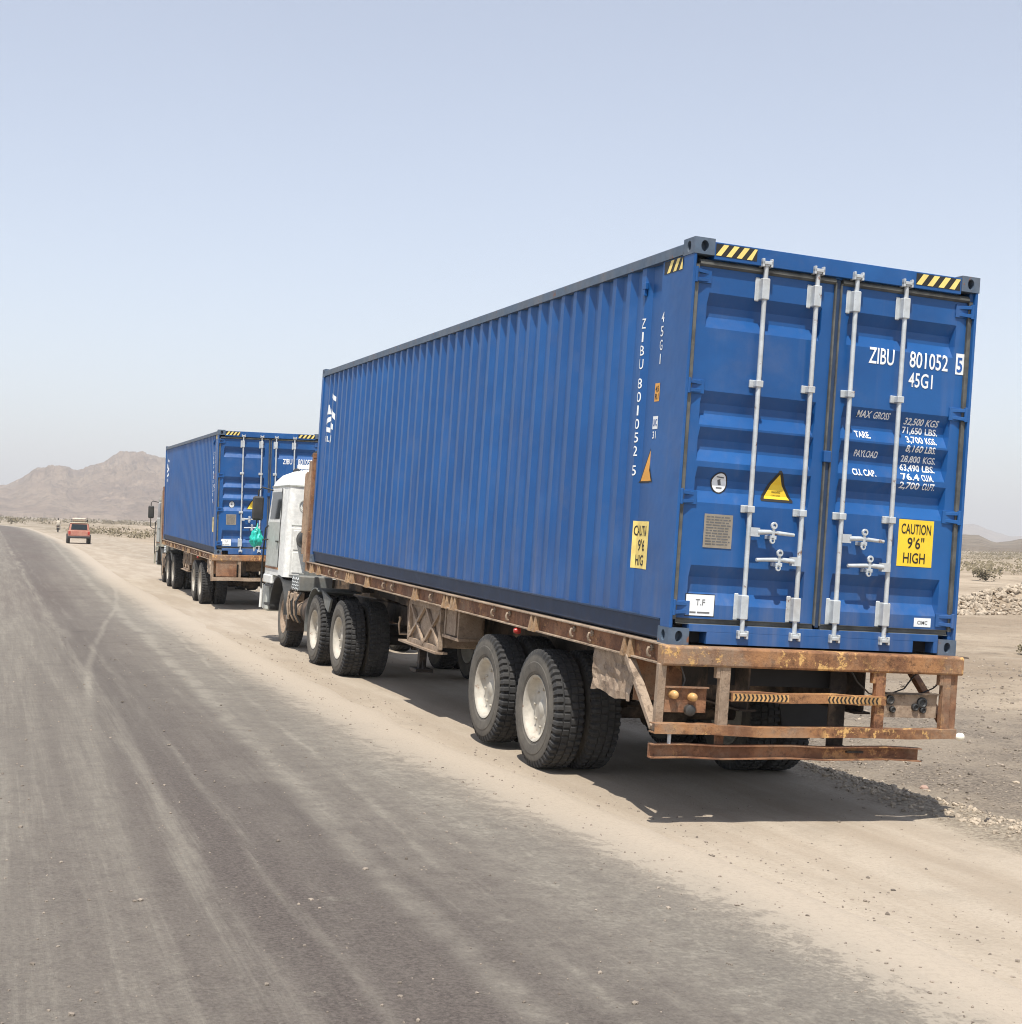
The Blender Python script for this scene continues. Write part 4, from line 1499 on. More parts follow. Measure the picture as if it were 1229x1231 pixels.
    for s_ in (0, 1):
        x = (lambda v: W - v) if s_ else (lambda v: v)
        for k, (ya_, yb_, za_, zb_) in enumerate(((12.36, 12.52, -0.02, 1.52), (12.53, 12.69, 0.10, 1.36), (12.70, 12.82, 0.42, 1.34))):
            a_, b_ = sorted((x(-0.035 + 0.004 * k), x(0.0 + 0.004 * k)))
            th.part('side_plank', MB().box((a_, ya_, za_), (b_, yb_, zb_)), M['plank'], head, bevel=0.004)
        a_, b_ = sorted((x(0.004), x(0.04)))
        th.part('plank_batten', MB().box((a_, 12.36, 1.10), (b_, 12.80, 1.18)).box((a_, 12.36, 0.5), (b_, 12.80, 0.58)).box((a_ + 0.01, 12.40, 0.58), (b_ - 0.01, 12.44, 1.10)), RU, head)
    th.part('headboard_cap', MB().prism([(12.25, 1.641), (12.75, 1.60), (12.6, 1.66), (12.30, 1.69)], 0.03, W - 0.03, 'X'), M['dark_plastic'], head)
    th.part('kingpin_plate', MB().box((0.4, 10.2, -0.165), (W - 0.4, 12.2, -0.151)), RK)
    return th


TRL_GROUP = 'rusty flatbed trailers'
T1 = build_trailer(F1, 'rusty flatbed trailer with chevron striped rear bar and crumpled side panel', TRL_GROUP)
T2 = build_trailer(F2, 'rusty flatbed trailer with brown lamp boards, in front of the white cab', TRL_GROUP, second=True)


# ------------------------------------------------------------------ tractor (frame: height above ground)
def rrect(x0, x1, y0, y1, r, n=5):
    pts = []
    for cx_, cy_, a0 in ((x1 - r, y1 - r, 0), (x0 + r, y1 - r, 90), (x0 + r, y0 + r, 180), (x1 - r, y0 + r, 270)):
        for i in range(n + 1):
            t = R(a0 + 90 * i / n)
            pts.append((cx_ + r * math.cos(t), cy_ + r * math.sin(t)))
    return pts


def build_tractor(fm, label, group):
    th = Thing('truck_tractor', fm, (CW / 2, 12.6, 0), label, 'truck', group)
    W = CW
    WH, GR, DP, RK, RD = M['cab_white'], M['cab_grey'], M['dark_plastic'], M['rust_dark'], M['rust_dust']
    CX0, CX1, YB, YF = 0.02, W - 0.02, 14.42, 16.25
    # cab shell lofted upward
    lev = [(1.16, 0.0, 0.0, 0.0, 0.10), (1.30, 0, 0, 0, 0.12), (2.05, 0, 0, 0, 0.12), (2.10, 0.003, 0.0, 0.01, 0.12), (2.68, 0.035, 0.01, 0.09, 0.12)]
    vs, fs = [], []
    for h, ins, bk, fr_, r in lev:
        vs += [(x, y, h) for x, y in rrect(CX0 + ins, CX1 - ins, YB + bk, YF - fr_, r)]
    n = 24
    for j in range(len(lev) - 1):
        fs += [(j * n + i, j * n + (i + 1) % n, (j + 1) * n + (i + 1) % n, (j + 1) * n + i) for i in range(n)]
    fs += [tuple(range(n - 1, -1, -1)), tuple(range((len(lev) - 1) * n, len(lev) * n))]
    cab = th.part('cab', MB().add(vs, fs), WH, smooth=35)
    # roof cap
    lev = [(2.690, 0.030, 0.005, 0.09, 0.13), (2.77, 0.05, 0.02, 0.16, 0.16), (2.88, 0.13, 0.05, 0.30, 0.2), (2.955, 0.28, 0.10, 0.48, 0.2), (2.995, 0.50, 0.20, 0.70, 0.2)]
    vs, fs = [], []
    for h, ins, bk, fr_, r in lev:
        vs += [(x, y, h) for x, y in rrect(CX0 + ins, CX1 - ins, YB + bk, YF - fr_, r)]
    for j in range(len(lev) - 1):
        fs += [(j * n + i, j * n + (i + 1) % n, (j + 1) * n + (i + 1) % n, (j + 1) * n + i) for i in range(n)]
    fs += [tuple(range(n - 1, -1, -1)), tuple(range((len(lev) - 1) * n, len(lev) * n))]
    th.part('cab_roof', MB().add(vs, fs), WH, smooth=50)
    vs, fs = [], []
    for h, ins in ((2.668, 0.022), (2.692, 0.018)):
        vs += [(x, y, h) for x, y in rrect(CX0 + ins, CX1 - ins, YB - 0.008, YF - 0.07, 0.13)]
    fs = [(i, (i + 1) % n, n + (i + 1) % n, n + i) for i in range(n)] + [tuple(range(n)), tuple(range(n, 2 * n))]
    th.part('roof_gutter', MB().add(vs, fs), GR)
    # doors and windows on both flanks
    for s in (0, 1):
        x = (lambda v: W - v) if s else (lambda v: v)
        def slab(y0, y1, z0, z1, d0=0.012, d1=0.03, t0=0.0, t1=0.0):
            a0, a1 = x(d0 + t0), x(d0 + t1)
            b0, b1 = x(d0 + t0 + d1), x(d0 + t1 + d1)
            return MB().add([(a0, y0, z0), (a0, y1, z0), (a1, y1, z1), (a1, y0, z1), (b0, y0, z0), (b0, y1, z0), (b1, y1, z1), (b1, y0, z1)],
                            [(0, 1, 2, 3), (7, 6, 5, 4), (0, 4, 5, 1), (1, 5, 6, 2), (2, 6, 7, 3), (3, 7, 4, 0)])
        door = th.part('cab_door', slab(14.98, 16.08, 1.30, 2.06), GR, bevel=0.006)
        th.part('window_frame', slab(14.98, 16.02, 2.062, 2.64, 0.012, 0.03, 0.0, 0.031), WH, door, bevel=0.005)
        th.part('window_pane', slab(15.06, 15.92, 2.12, 2.585, 0.006, 0.01, 0.004, 0.028), M['glass'], door)
        th.part('door_handle', MB().box((min(x(0.012), x(-0.02)), 15.02, 1.72), (max(x(0.012), x(-0.02)), 15.14, 1.75)), DP, door)
        th.part('step', MB().box((min(x(0.0), x(0.3)), 15.35, 0.62), (max(x(0.0), x(0.3)), 15.95, 0.66)).box((min(x(0.0), x(0.3)), 15.35, 0.95), (max(x(0.0), x(0.3)), 15.95, 0.99)), DP)
        # door stains strip: rusty sill
        th.part('door_sill', slab(14.95, 16.10, 1.265, 1.296, 0.006, 0.03), M['rust'], door)
        # wheel arch and front corner
        arc = []
        for i in range(13):
            t = R(180 - 15 * i)
            arc.append((14.75 + 0.66 * math.cos(t), 0.56 + 0.62 * math.sin(t)))
        vs, fs = [], []
        for (y, z) in arc:
            for xx in (0.0, 0.50):
                vs.append((x(xx), y, z))
            for xx in (0.50, 0.0):
                vs.append((x(xx), 14.75 + (y - 14.75) * 0.95, 0.56 + (z - 0.56) * 0.95))
        for i in range(12):
            for k in range(4):
                fs.append((i * 4 + k, i * 4 + (k + 1) % 4, (i + 1) * 4 + (k + 1) % 4, (i + 1) * 4 + k))
        th.part('wheel_arch', MB().add(vs, fs), DP, smooth=40)
        th.part('corner_fairing', MB().box((min(x(0.0), x(0.35)), 15.42, 0.66 if False else 1.0), (max(x(0.0), x(0.35)), 16.2, 1.155)), WH, bevel=0.02)
        # mirrors
        mir = th.part('mirror_arm', MB().path([(x(0.04), 15.95, 2.62), (x(-0.14), 16.02, 2.66), (x(-0.20), 16.04, 2.60), (x(-0.20), 16.04, 1.80), (x(-0.12), 16.02, 1.74), (x(0.03), 15.98, 1.76)], 0.014, 8), DP, smooth=60)
        th.part('mirror', MB().box((min(x(-0.29), x(-0.10)), 15.99, 2.08), (max(x(-0.29), x(-0.10)), 16.09, 2.50)), DP, mir, bevel=0.03)
        th.part('grab_rail', MB().path([(x(0.0), 15.99, 2.0), (x(-0.04), 16.02, 1.95), (x(-0.045), 16.10, 1.2), (x(-0.03), 16.12, 0.9)], 0.015, 8), M['galv'] if False else DP, smooth=60)
        th.part('corner_post', MB().tube((x(-0.02), 16.14, 0.56), (x(-0.015), 16.14, 0.98), 0.026, n=14), WH, smooth=50)
    # back wall details
    bw = YB - 0.002
    th.part('rear_hatch', MB().box((0.10, bw - 0.012, 1.20), (0.62, bw, 1.98)).box((0.14, bw - 0.022, 1.24), (0.58, bw - 0.0125, 1.58)).box((0.14, bw - 0.022, 1.62), (0.58, bw - 0.0125, 1.94)), WH, bevel=0.006)
    th.part('rear_emblem', MB().lathe([(bw, 0.10), (bw - 0.012, 0.10), (bw - 0.014, 0.088)], 24, 'Y', (0.30, 0, 2.36)), GR, smooth=50)
    th.part('rear_emblem', MB().lathe([(bw - 0.014, 0.05), (bw - 0.022, 0.045), (bw - 0.022, 0.0)], 12, 'Y', (0.30, 0, 2.36)), DP, smooth=50)
    th.part('air_filter', MB().lathe([(13.98, 0.0), (13.98, 0.13), (14.02, 0.16), (14.38, 0.16), (14.42, 0.13), (14.42, 0.0)], 20, 'Y', (0.34, 0, 1.80)), DP, smooth=40)
    th.part('snorkel', MB().box((0.30, 13.95, 1.05), (0.50, 14.20, 1.62)).box((0.26, 14.16, 1.0), (0.54, 14.38, 1.25)), M['fender'], bevel=0.02)
    # roof fittings
    th.part('roof_light_bar', MB().box((0.25, 14.95, 2.99), (W - 0.25, 15.05, 3.06)).box((0.55, 14.9, 2.93), (0.60, 15.1, 3.0)).box((W - 0.6, 14.9, 2.93), (W - 0.55, 15.1, 3.0)), M['white_mark'], bevel=0.01)
    th.part('roof_horn', MB().lathe([(15.2, 0.02), (15.45, 0.03), (15.55, 0.07)], 12, 'Y', (0.35, 0, 2.95)), DP, smooth=50)
    # front face
    th.part('windscreen', MB().add([(0.16, YF + 0.006, 2.08), (W - 0.16, YF + 0.006, 2.08), (W - 0.22, YF - 0.072, 2.60), (0.22, YF - 0.072, 2.60)], [(0, 1, 2, 3)]), M['glass'])
    th.part('grille', MB().box((0.35, YF - 0.02, 1.35), (W - 0.35, YF + 0.02, 1.95)), DP, bevel=0.01)
    bp = th.part('front_bumper', MB().box((0.06, 16.05, 0.50), (W - 0.06, 16.45, 0.98)), GR, bevel=0.04)
    for lx in (0.3, W - 0.3):
        th.part('headlight', MB().box((lx - 0.17, 16.44, 0.66), (lx + 0.17, 16.47, 0.86)), M['lamp_white'], bp, bevel=0.01)
    # chassis
    for x0 in (0.78, W - 0.86):
        th.part('chassis_rail', MB().box((x0, 9.3, 0.74), (x0 + 0.08, 16.1, 1.0)), RK, bevel=0.01)
    th.part('chassis_cross', MB().box((0.86, 9.3, 0.8), (W - 0.86, 9.4, 0.98)), RK)
    th.part('chassis_cross', MB().box((0.86, 12.8, 0.8), (W - 0.86, 12.95, 0.95)), RK)
    th.part('fifth_wheel', MB().box((0.75, 10.5, 1.03), (W - 0.75, 11.5, 1.10)).box((0.8, 10.7, 1.0), (W - 0.8, 11.3, 1.0301)).box((0.5, 11.0, 1.1001), (W - 0.5, 11.8, 1.27)), RK, bevel=0.01)
    th.part('engine', MB().box((0.9, 14.0, 0.55), (W - 0.9, 16.0, 1.25)), RK, bevel=0.03)
    # side boxes between the axles: battery box with tread plate, tank, clutter
    th.part('battery_box', MB().box((0.08, 13.42, 0.98), (0.62, 14.00, 1.22)), M['fender'], bevel=0.015)
    tr = MB()
    for i in range(8):
        for k in range(4):
            yy, zz = 13.46 + i * 0.066, 1.01 + k * 0.05
            tr.bar((0.076, yy, zz), (0.076, yy + 0.035, zz + (0.03 if (i + k) % 2 else -0.03)), 0.012, 0.012, (1, 0, 0))
    th.part('tread_pattern', tr, M['galv'])['kind'] = 'stuff'
    th.part('tank', MB().lathe([(12.55, 0.0), (12.55, 0.22), (12.58, 0.25), (13.35, 0.25), (13.38, 0.22), (13.38, 0.0)], 24, 'Y', (0.36, 0, 0.68)), RK, smooth=40)
    th.part('air_bottle', MB().lathe([(13.45, 0.0), (13.45, 0.09), (13.5, 0.12), (13.95, 0.12), (14.0, 0.09), (14.0, 0.0)], 18, 'Y', (0.20, 0, 0.70)), RD, smooth=40)
    th.part('valve_block', MB().box((0.06, 13.50, 0.82), (0.2, 13.70, 0.96)).box((0.04, 13.76, 0.80), (0.16, 13.88, 0.93)).tube((0.1, 13.45, 0.9), (0.1, 14.1, 0.9), 0.03), RD, bevel=0.01)
    for k in range(4):
        y = 13.40 + k * 0.17
        th.part('hose', MB().path([(0.12, y, 0.96), (0.05, y + 0.03, 0.80), (0.06, y - 0.02, 0.60), (0.14, y + 0.02, 0.48)], 0.016, 6), RD if k % 2 else DP, smooth=60)
    for s in (0, 1):
        x = (lambda v: W - v) if s else (lambda v: v)
        vs, fs = [], []
        for j in range(9):
            for i in range(7):
                xx, hh = lerp(0.06, 0.56, i / 6), lerp(0.30, 0.98, j / 8)
                vs.append((x(xx), 14.02 + 0.10 * (1 - j / 8) ** 2 + 0.03 * noise.noise(Vector((xx * 6, hh * 6, s))), hh))
        for j in range(8):
            for i in range(6):
                k = j * 7 + i
                fs.append((k, k + 1, k + 8, k + 7))
        th.part('front_mud_flap', MB().add(vs, fs), M['rust_dark'], smooth=60)
        th.part('flap_stay', MB().path([(x(0.05), 14.0, 0.95), (x(0.02), 13.95, 0.75), (x(0.06), 13.98, 0.5)], 0.018, 8), RD, smooth=60)
        a_, b_ = sorted((x(0.008), x(0.020)))
        th.part('door_seam', MB().box((a_, 14.955, 1.30), (b_, 14.966, 2.64)), DP)
        th.part('rear_seam', MB().box((min(x(0.10), x(1.0)), YB - 0.006, 2.02), (max(x(0.10), x(1.0)), YB + 0.01, 2.035)), GR)
    # drive axle fenders
    for s in (0, 1):
        x = (lambda v: W - v) if s else (lambda v: v)
        vs, fs = [], []
        m_ = 16
        for i in range(m_ + 1):
            t = R(lerp(-8, 112, i / m_))
            for rr, xx in ((0.600, -0.03), (0.600, 0.62), (0.585, 0.62), (0.585, -0.03)):
                vs.append((x(xx), 11.70 + rr * math.cos(t), 0.515 + rr * math.sin(t)))
        for i in range(m_):
            for k in range(4):
                fs.append((i * 4 + k, i * 4 + (k + 1) % 4, (i + 1) * 4 + (k + 1) % 4, (i + 1) * 4 + k))
        fs += [(0, 1, 2, 3), (m_ * 4 + 3, m_ * 4 + 2, m_ * 4 + 1, m_ * 4)]
        th.part('fender', MB().add(vs, fs), M['fender'], smooth=40)
        th.part('fender_bracket', MB().prism([(11.05, 1.02), (11.5, 1.10), (11.2, 0.86), (10.98, 0.80), (10.85, 0.99)], min(x(0.02), x(0.05)), max(x(0.02), x(0.05)), 'X'), M['fender'])
    # wheels
    for y in (10.12, 11.66):
        axle_set(th, y, 0.505, spin=y * 3)
    for left in (True, False):
        wheel(th, 0.12 if left else W - 0.12, 14.75, 0.505, left, spin=1.0, rim=RIM_F)
    th.part('front_axle', MB().tube((0.3, 14.75, 0.5), (W - 0.3, 14.75, 0.5), 0.06), RK)
    return th


TRA_GROUP = 'truck tractors'
K1 = build_tractor(G1, 'white truck cab with a teal bag by its mirror', TRA_GROUP)


def place_copy(src, fm, label):
    c = copy_tree(src.o)
    c.matrix_world = fm @ Matrix.Translation(src.base)
    c['label'] = label
    return c


k2 = place_copy(K1, G2, 'khaki truck cab mostly hidden ahead of the blue container it pulls')
M['cab_khaki'] = paint('khaki_cab_paint', (0.33, 0.32, 0.25), amount=0.4, rough=0.6)
for ch in k2.children:
    if ch.data and ch.data.materials and ch.data.materials[0] == M['cab_white']:
        ch.data = ch.data.copy()
        ch.data.materials[0] = M['cab_khaki']
place_copy(C1, F2, 'blue shipping container seen past the white cab, on the farther rusty trailer')

# teal bag tied to the mirror arm
bm = bmesh.new()
bmesh.ops.create_icosphere(bm, subdivisions=4, radius=1.0)
for v in bm.verts:
    p = v.co.copy()
    k = 0.5 + 0.5 * p.z
    w = 0.145 * (1.0 - 0.55 * max(0, k) ** 2)
    q = Vector((p.x * w, p.y * w * 0.8, p.z * 0.20))
    q += p * (0.05 * noise.noise(p * 2.2 + Vector((3, 1, 0))) + 0.03 * noise.noise(p * 5.5))
    v.co = q
me = bpy.data.meshes.new('plastic_bag')
bm.to_mesh(me); bm.free()
me.materials.append(M['teal'])
me.polygons.foreach_set('use_smooth', [True] * len(me.polygons))
bag = tag(link('plastic_bag', me), 'crumpled teal plastic bag hanging from the mirror arm of the white cab', 'bag')
bag.matrix_world = G1 @ Matrix.Translation((-0.20, 15.98, 1.78)) @ Matrix.Scale(0.82, 4)
mb = MB().path([(0, 0, 0.14), (0.01, 0.02, 0.22), (0.02, 0.05, 0.30)], [0.04, 0.018, 0.012], 8)
link('bag_neck', mb.mesh('bag_neck', M['teal'], 60), bag)
mb = MB().path([(-0.02, 0, -0.16), (-0.025, 0.0, -0.24), (-0.03, 0.01, -0.30)], [0.035, 0.03, 0.012], 8)
link('bag_tail', mb.mesh('bag_tail', M['white_mark'], 60), bag)

# ------------------------------------------------------------------ far vehicle, motorcycle and rider
M['red_car'] = paint('faded_red_car_paint', (0.44, 0.17, 0.12), dirt=(0.50, 0.36, 0.26), amount=0.6, rough=0.5)
M['cream'] = paint('cream_roof_paint', (0.68, 0.58, 0.42), amount=0.25)
M['luggage'] = plain('pale_sacking', (0.55, 0.45, 0.36), 0.85)


def build_car():
    c = Vector((1.95, 107.0, 0.0))
    c.z = height(c.x, c.y) - 0.01
    fm = Matrix.Translation(c) @ Euler((0, 0, R(-2)), 'XYZ').to_matrix().to_4x4()
    th = Thing('estate_car', fm, (0, 0, 0), 'faded red off-road car with a loaded roof rack on the sandy verge', 'car')
    RC_ = M['red_car']
    body = MB().prism([(-2.05, 0.50), (-2.10, 0.62), (-2.08, 1.02), (2.0, 1.00), (2.12, 0.85), (2.10, 0.50)], -0.80, 0.80, 'X')
    th.part('body', body, RC_, bevel=0.04)
    cabn = MB().add([(-0.76, -2.05, 1.0), (0.76, -2.05, 1.0), (0.76, 0.75, 1.0), (-0.76, 0.75, 1.0), (-0.66, -1.90, 1.58), (0.66, -1.90, 1.58), (0.66, 0.25, 1.58), (-0.66, 0.25, 1.58)],
                    [(0, 3, 2, 1), (4, 5, 6, 7), (0, 1, 5, 4), (1, 2, 6, 5), (2, 3, 7, 6), (3, 0, 4, 7)])
    cb = th.part('cabin', cabn, RC_, bevel=0.04)
    th.part('roof', MB().box((-0.68, -1.95, 1.575), (0.68, 0.28, 1.63)), M['cream'], bevel=0.02)
    th.part('rear_window', MB().add([(-0.60, -2.045, 1.08), (0.60, -2.045, 1.08), (0.55, -1.935, 1.50), (-0.55, -1.935, 1.50)], [(0, 1, 2, 3)]), M['glass'], cb)
    for s in (-1, 1):
        th.part('side_window', MB().add([(s * 0.765, -1.8, 1.08), (s * 0.765, 0.45, 1.08), (s * 0.695, 0.2, 1.5), (s * 0.695, -1.7, 1.5)], [(0, 1, 2, 3)]), M['glass'], cb)
        th.part('tail_light', MB().box((s * 0.70 - 0.07, -2.12, 0.72), (s * 0.70 + 0.07, -2.08, 0.95)), M['lamp_red'])
        for y in (-1.35, 1.35):
            x0 = -0.88 if s < 0 else 0.64
            w = th.part('wheel', MB().lathe([(x0, 0.0), (x0, 0.20), (x0 + 0.24, 0.20), (x0 + 0.24, 0.0)], 18, 'X', (0, y, 0.37)), M['rim'])
            th.part('tyre', MB().lathe([(x0 + 0.02, 0.20), (x0, 0.24), (x0, 0.34), (x0 + 0.04, 0.375), (x0 + 0.20, 0.375), (x0 + 0.24, 0.34), (x0 + 0.24, 0.24), (x0 + 0.22, 0.20)], 24, 'X', (0, y, 0.37)), M['tyre'], w, smooth=40)
    th.part('rear_bumper', MB().box((-0.82, -2.24, 0.42), (0.82, -2.08, 0.58)), M['dark_plastic'], bevel=0.03)
    rk = MB()
    for y in (-1.8, -0.9, 0.1):
        rk.bar((-0.6, y, 1.70), (0.6, y, 1.70), 0.03, 0.03)
        for s in (-1, 1):
            rk.bar((s * 0.6, y, 1.63), (s * 0.6, y, 1.86), 0.03, 0.03, (0, 1, 0))
    for s in (-1, 1):
        for z in (1.72, 1.86):
            rk.bar((s * 0.6, -1.8, z), (s * 0.6, 0.1, z), 0.03, 0.03)
    rk.bar((-0.6, -1.8, 1.86), (0.6, -1.8, 1.86), 0.03, 0.03)
    th.part('roof_rack', rk, M['dark_plastic'])
    sack = MB().box((-0.52, -1.70, 1.715), (0.50, 0.0, 1.98))
    o = link('luggage_bundle', sack.mesh('luggage_bundle', M['luggage'], None, (0, -0.85, 1.715), 0.08))
    o.matrix_world = fm @ Matrix.Translation((0, -0.85, 1.715))
    tag(o, 'pale bundle of luggage strapped on the roof rack of the red car', 'luggage')


build_car()


def skin_mesh(name, joints, edges, mat, levels=1):
    me = bpy.data.meshes.new(name)
    me.from_pydata([j[:3] for j in joints], edges, [])
    ob = bpy.data.objects.new(name, me)
    COL.objects.link(ob)
    md = ob.modifiers.new('skin', 'SKIN')
    for i, j in enumerate(joints):
        me.skin_vertices[0].data[i].radius = (j[3], j[4] if len(j) > 4 else j[3])
        me.skin_vertices[0].data[i].use_root = (i == 0)
    sd_ = ob.modifiers.new('sub', 'SUBSURF')
    sd_.levels = sd_.render_levels = levels
    dg = bpy.context.evaluated_depsgraph_get()
    dg.update()
    out = bpy.data.meshes.new_from_object(ob.evaluated_get(dg))
    out.name = name
    COL.objects.unlink(ob)
    bpy.data.objects.remove(ob)
    out.materials.clear()
    out.materials.append(mat)
    out.polygons.foreach_set('use_smooth', [True] * len(out.polygons))
    return out


def build_bike():
    c = Vector((3.7, 184.0, 0.0))
    c.z = height(c.x, c.y)
    fm = Matrix.Translation(c)
    th = Thing('motorcycle', fm, (0, 0, 0), 'small dark motorcycle parked on the far sandy verge', 'motorcycle')
    for y in (-0.65, 0.65):
        w = th.part('wheel', MB().lathe([(-0.03, 0.05), (-0.03, 0.22), (0.03, 0.22), (0.03, 0.05)], 18, 'X', (0, y, 0.30)), M['rim'])
        th.part('tyre', MB().lathe([(-0.05, 0.22), (-0.055, 0.27), (0, 0.305), (0.055, 0.27), (0.05, 0.22)], 20, 'X', (0, y, 0.30)), M['tyre'], w, smooth=50)
    th.part('frame', MB().path([(0, -0.65, 0.3), (0, -0.3, 0.42), (0, 0.15, 0.38), (0, 0.35, 0.85)], 0.05, 8).path([(0, 0.65, 0.3), (0, 0.38, 0.95)], 0.045, 8), M['dark_plastic'], smooth=50)
    th.part('engine', MB().box((-0.16, -0.2, 0.28), (0.16, 0.2, 0.58)), M['rust_dark'], bevel=0.03)
    th.part('seat', MB().box((-0.13, -0.75, 0.74), (0.13, 0.0, 0.83)), M['black'], bevel=0.03)
    th.part('fuel_tank', MB().box((-0.15, 0.0, 0.70), (0.15, 0.38, 0.92)), M['red_car'], bevel=0.05)
    th.part('handlebar', MB().path([(-0.36, 0.25, 1.05), (-0.15, 0.36, 1.0), (0.15, 0.36, 1.0), (0.36, 0.25, 1.05)], 0.02, 8), M['galv'], smooth=50)
    cloth = plain('pale_clothing', (0.50, 0.44, 0.35), 0.9)
    j = [(0, -0.30, 0.88, 0.15, 0.13), (0, -0.28, 1.10, 0.15, 0.11), (0, -0.24, 1.36, 0.19, 0.11), (0, -0.21, 1.50, 0.06), (0, -0.19, 1.60, 0.085, 0.095), (0, -0.19, 1.70, 0.08, 0.09),
         (-0.20, -0.22, 1.40, 0.06), (-0.33, -0.05, 1.18, 0.045), (-0.34, 0.22, 1.06, 0.035), (0.20, -0.22, 1.40, 0.06), (0.33, -0.05, 1.18, 0.045), (0.34, 0.22, 1.06, 0.035),
         (-0.16, -0.22, 0.86, 0.10), (-0.24, 0.14, 0.80, 0.075), (-0.24, 0.05, 0.42, 0.055), (-0.24, 0.06, 0.33, 0.05), (-0.24, 0.18, 0.31, 0.04),
         (0.16, -0.22, 0.86, 0.10), (0.24, 0.14, 0.80, 0.075), (0.24, 0.05, 0.42, 0.055), (0.24, 0.06, 0.33, 0.05), (0.24, 0.18, 0.31, 0.04)]
    e = [(0, 1), (1, 2), (2, 3), (3, 4), (4, 5), (2, 6), (6, 7), (7, 8), (2, 9), (9, 10), (10, 11), (0, 12), (12, 13), (13, 14), (14, 15), (15, 16), (0, 17), (17, 18), (18, 19), (19, 20), (20, 21)]
    o = link('person', skin_mesh('person', j, e, cloth))
    o.matrix_world = fm
    tag(o, 'person in pale clothes sitting on the motorcycle', 'person')
    bm = bmesh.new()
    bmesh.ops.create_icosphere(bm, subdivisions=2, radius=0.115)
    for v in bm.verts:
        v.co += Vector((0, -0.20, 1.69))
    me = bpy.data.meshes.new('hair'); bm.to_mesh(me); bm.free()
    me.materials.append(M['black'])
    link('hair', me, o)


build_bike()

# ------------------------------------------------------------------ stones
M['stone_pale'] = plain('pale_stone', (0.37, 0.305, 0.23), 0.95, var=0.35)
M['stone_grey'] = plain('grey_stone', (0.235, 0.195, 0.155), 0.95, var=0.5)
M['stone_dark'] = plain('dark_stone', (0.08, 0.068, 0.06), 0.9, var=0.3)
M['stone_pink'] = plain('pinkish_stone', (0.40, 0.27, 0.21), 0.9, var=0.2)


def stone_geo(rng, detail=1):
    bm = bmesh.new()
    bmesh.ops.create_icosphere(bm, subdivisions=detail, radius=1.0)
    sx, sy, sz = rng.uniform(0.7, 1.2), rng.uniform(0.7, 1.2), rng.uniform(0.45, 0.8)
    off = Vector((rng.random() * 50, rng.random() * 50, 0))
    vs = []
    for v in bm.verts:
        k = 1 + 0.45 * noise.noise(v.co * 1.3 + off) + 0.2 * noise.noise(v.co * 3 + off)
        vs.append((v.co.x * sx * k, v.co.y * sy * k, v.co.z * sz * k))
    fs = [tuple(v.index for v in f.verts) for f in bm.faces]
    bm.free()
    return vs, fs


rng = random.Random(3)
GEOS = [stone_geo(rng, 1) for _ in range(10)]


def stones(name, spots, mat):
    """spots: (x,y,z,size)"""
    V, Fc = [], []
    for (x, y, z, s) in spots:
        vs, fs = GEOS[rng.randrange(len(GEOS))]
        a = rng.random() * 6.28
        c, sn = math.cos(a), math.sin(a)
        n0 = len(V)
        for vx, vy, vz in vs:
            V.append((x + (vx * c - vy * sn) * s, y + (vx * sn + vy * c) * s, z + vz * s))
        Fc += [tuple(i + n0 for i in f) for f in fs]
    me = bpy.data.meshes.new(name)
    me.from_pydata(V, [], Fc)
    me.materials.append(mat)
    return link(name, me)


sp_pale, sp_grey, sp_peb = [], [], []
for _ in range(9500):                               # loose ridge at the edge of the shoulder
    y = rng.uniform(-3, 26)
    x = 2.45 + 0.25 * noise.noise(Vector((0, y * 0.6, 2))) + abs(rng.gauss(0, 0.45)) + rng.uniform(-0.05, 0.2)
    s = min(0.034, 0.006 + rng.expovariate(140))
    sp_pale.append((x, y, ground_h(x, y) + s * 0.2, s))
for _ in range(15000):
    y = rng.uniform(-3, 34)
    x = 3.0 + rng.random() ** 1.5 * 12
    s = min(0.045, 0.008 + rng.expovariate(130))
    (sp_grey if rng.random() < 0.9 else sp_pale).append((x, y, ground_h(x, y) + s * 0.15, s))
for _q in range(3600):
    y = -4.5 + 22 * rng.random() ** 1.6
    x = road_edge(y) + rng.gauss(0.0, 0.35) if _q % 3 == 0 else rng.uniform(-4.6, 2.4)
    if -0.1 < x < 2.5 and 1.5 < y < 12: continue
    s = 0.003 + min(0.013, rng.expovariate(330))
    e = road_edge(y)
    z = height(x, y) + 0.008 if x < e - 0.3 else ground_h(x, y)
    sp_peb.append((x, y, z + s * 0.25, s))
tag(stones('gravel', sp_pale, M['stone_pale']), 'loose pale gravel along the edge of the shoulder', 'gravel', kind='stuff')
tag(stones('gravel', sp_grey, M['stone_grey']), 'grey brown gravel on the ground beyond the shoulder', 'gravel', kind='stuff')
tag(stones('pebbles', sp_peb, M['stone_grey']), 'small pebbles scattered over the road and shoulder', 'gravel', kind='stuff')


def one_stone(x, y, s, mat, label):
    vs, fs = stone_geo(rng, 2)
    me = MB().add([(a * s, b * s, c * s + s * 0.3) for a, b, c in vs], fs).mesh('stone', mat, 50)
    o = link('stone', me, None, (x, y, ground_h(x, y) - 0.01))
    tag(o, label, 'stone')


one_stone(2.75, -0.05, 0.042, M['stone_dark'], 'dark fist sized stone at the foot of the pale gravel edge')
one_stone(4.05, 2.55, 0.050, M['stone_pink'], 'flat pinkish stone lying on the grey gravel')

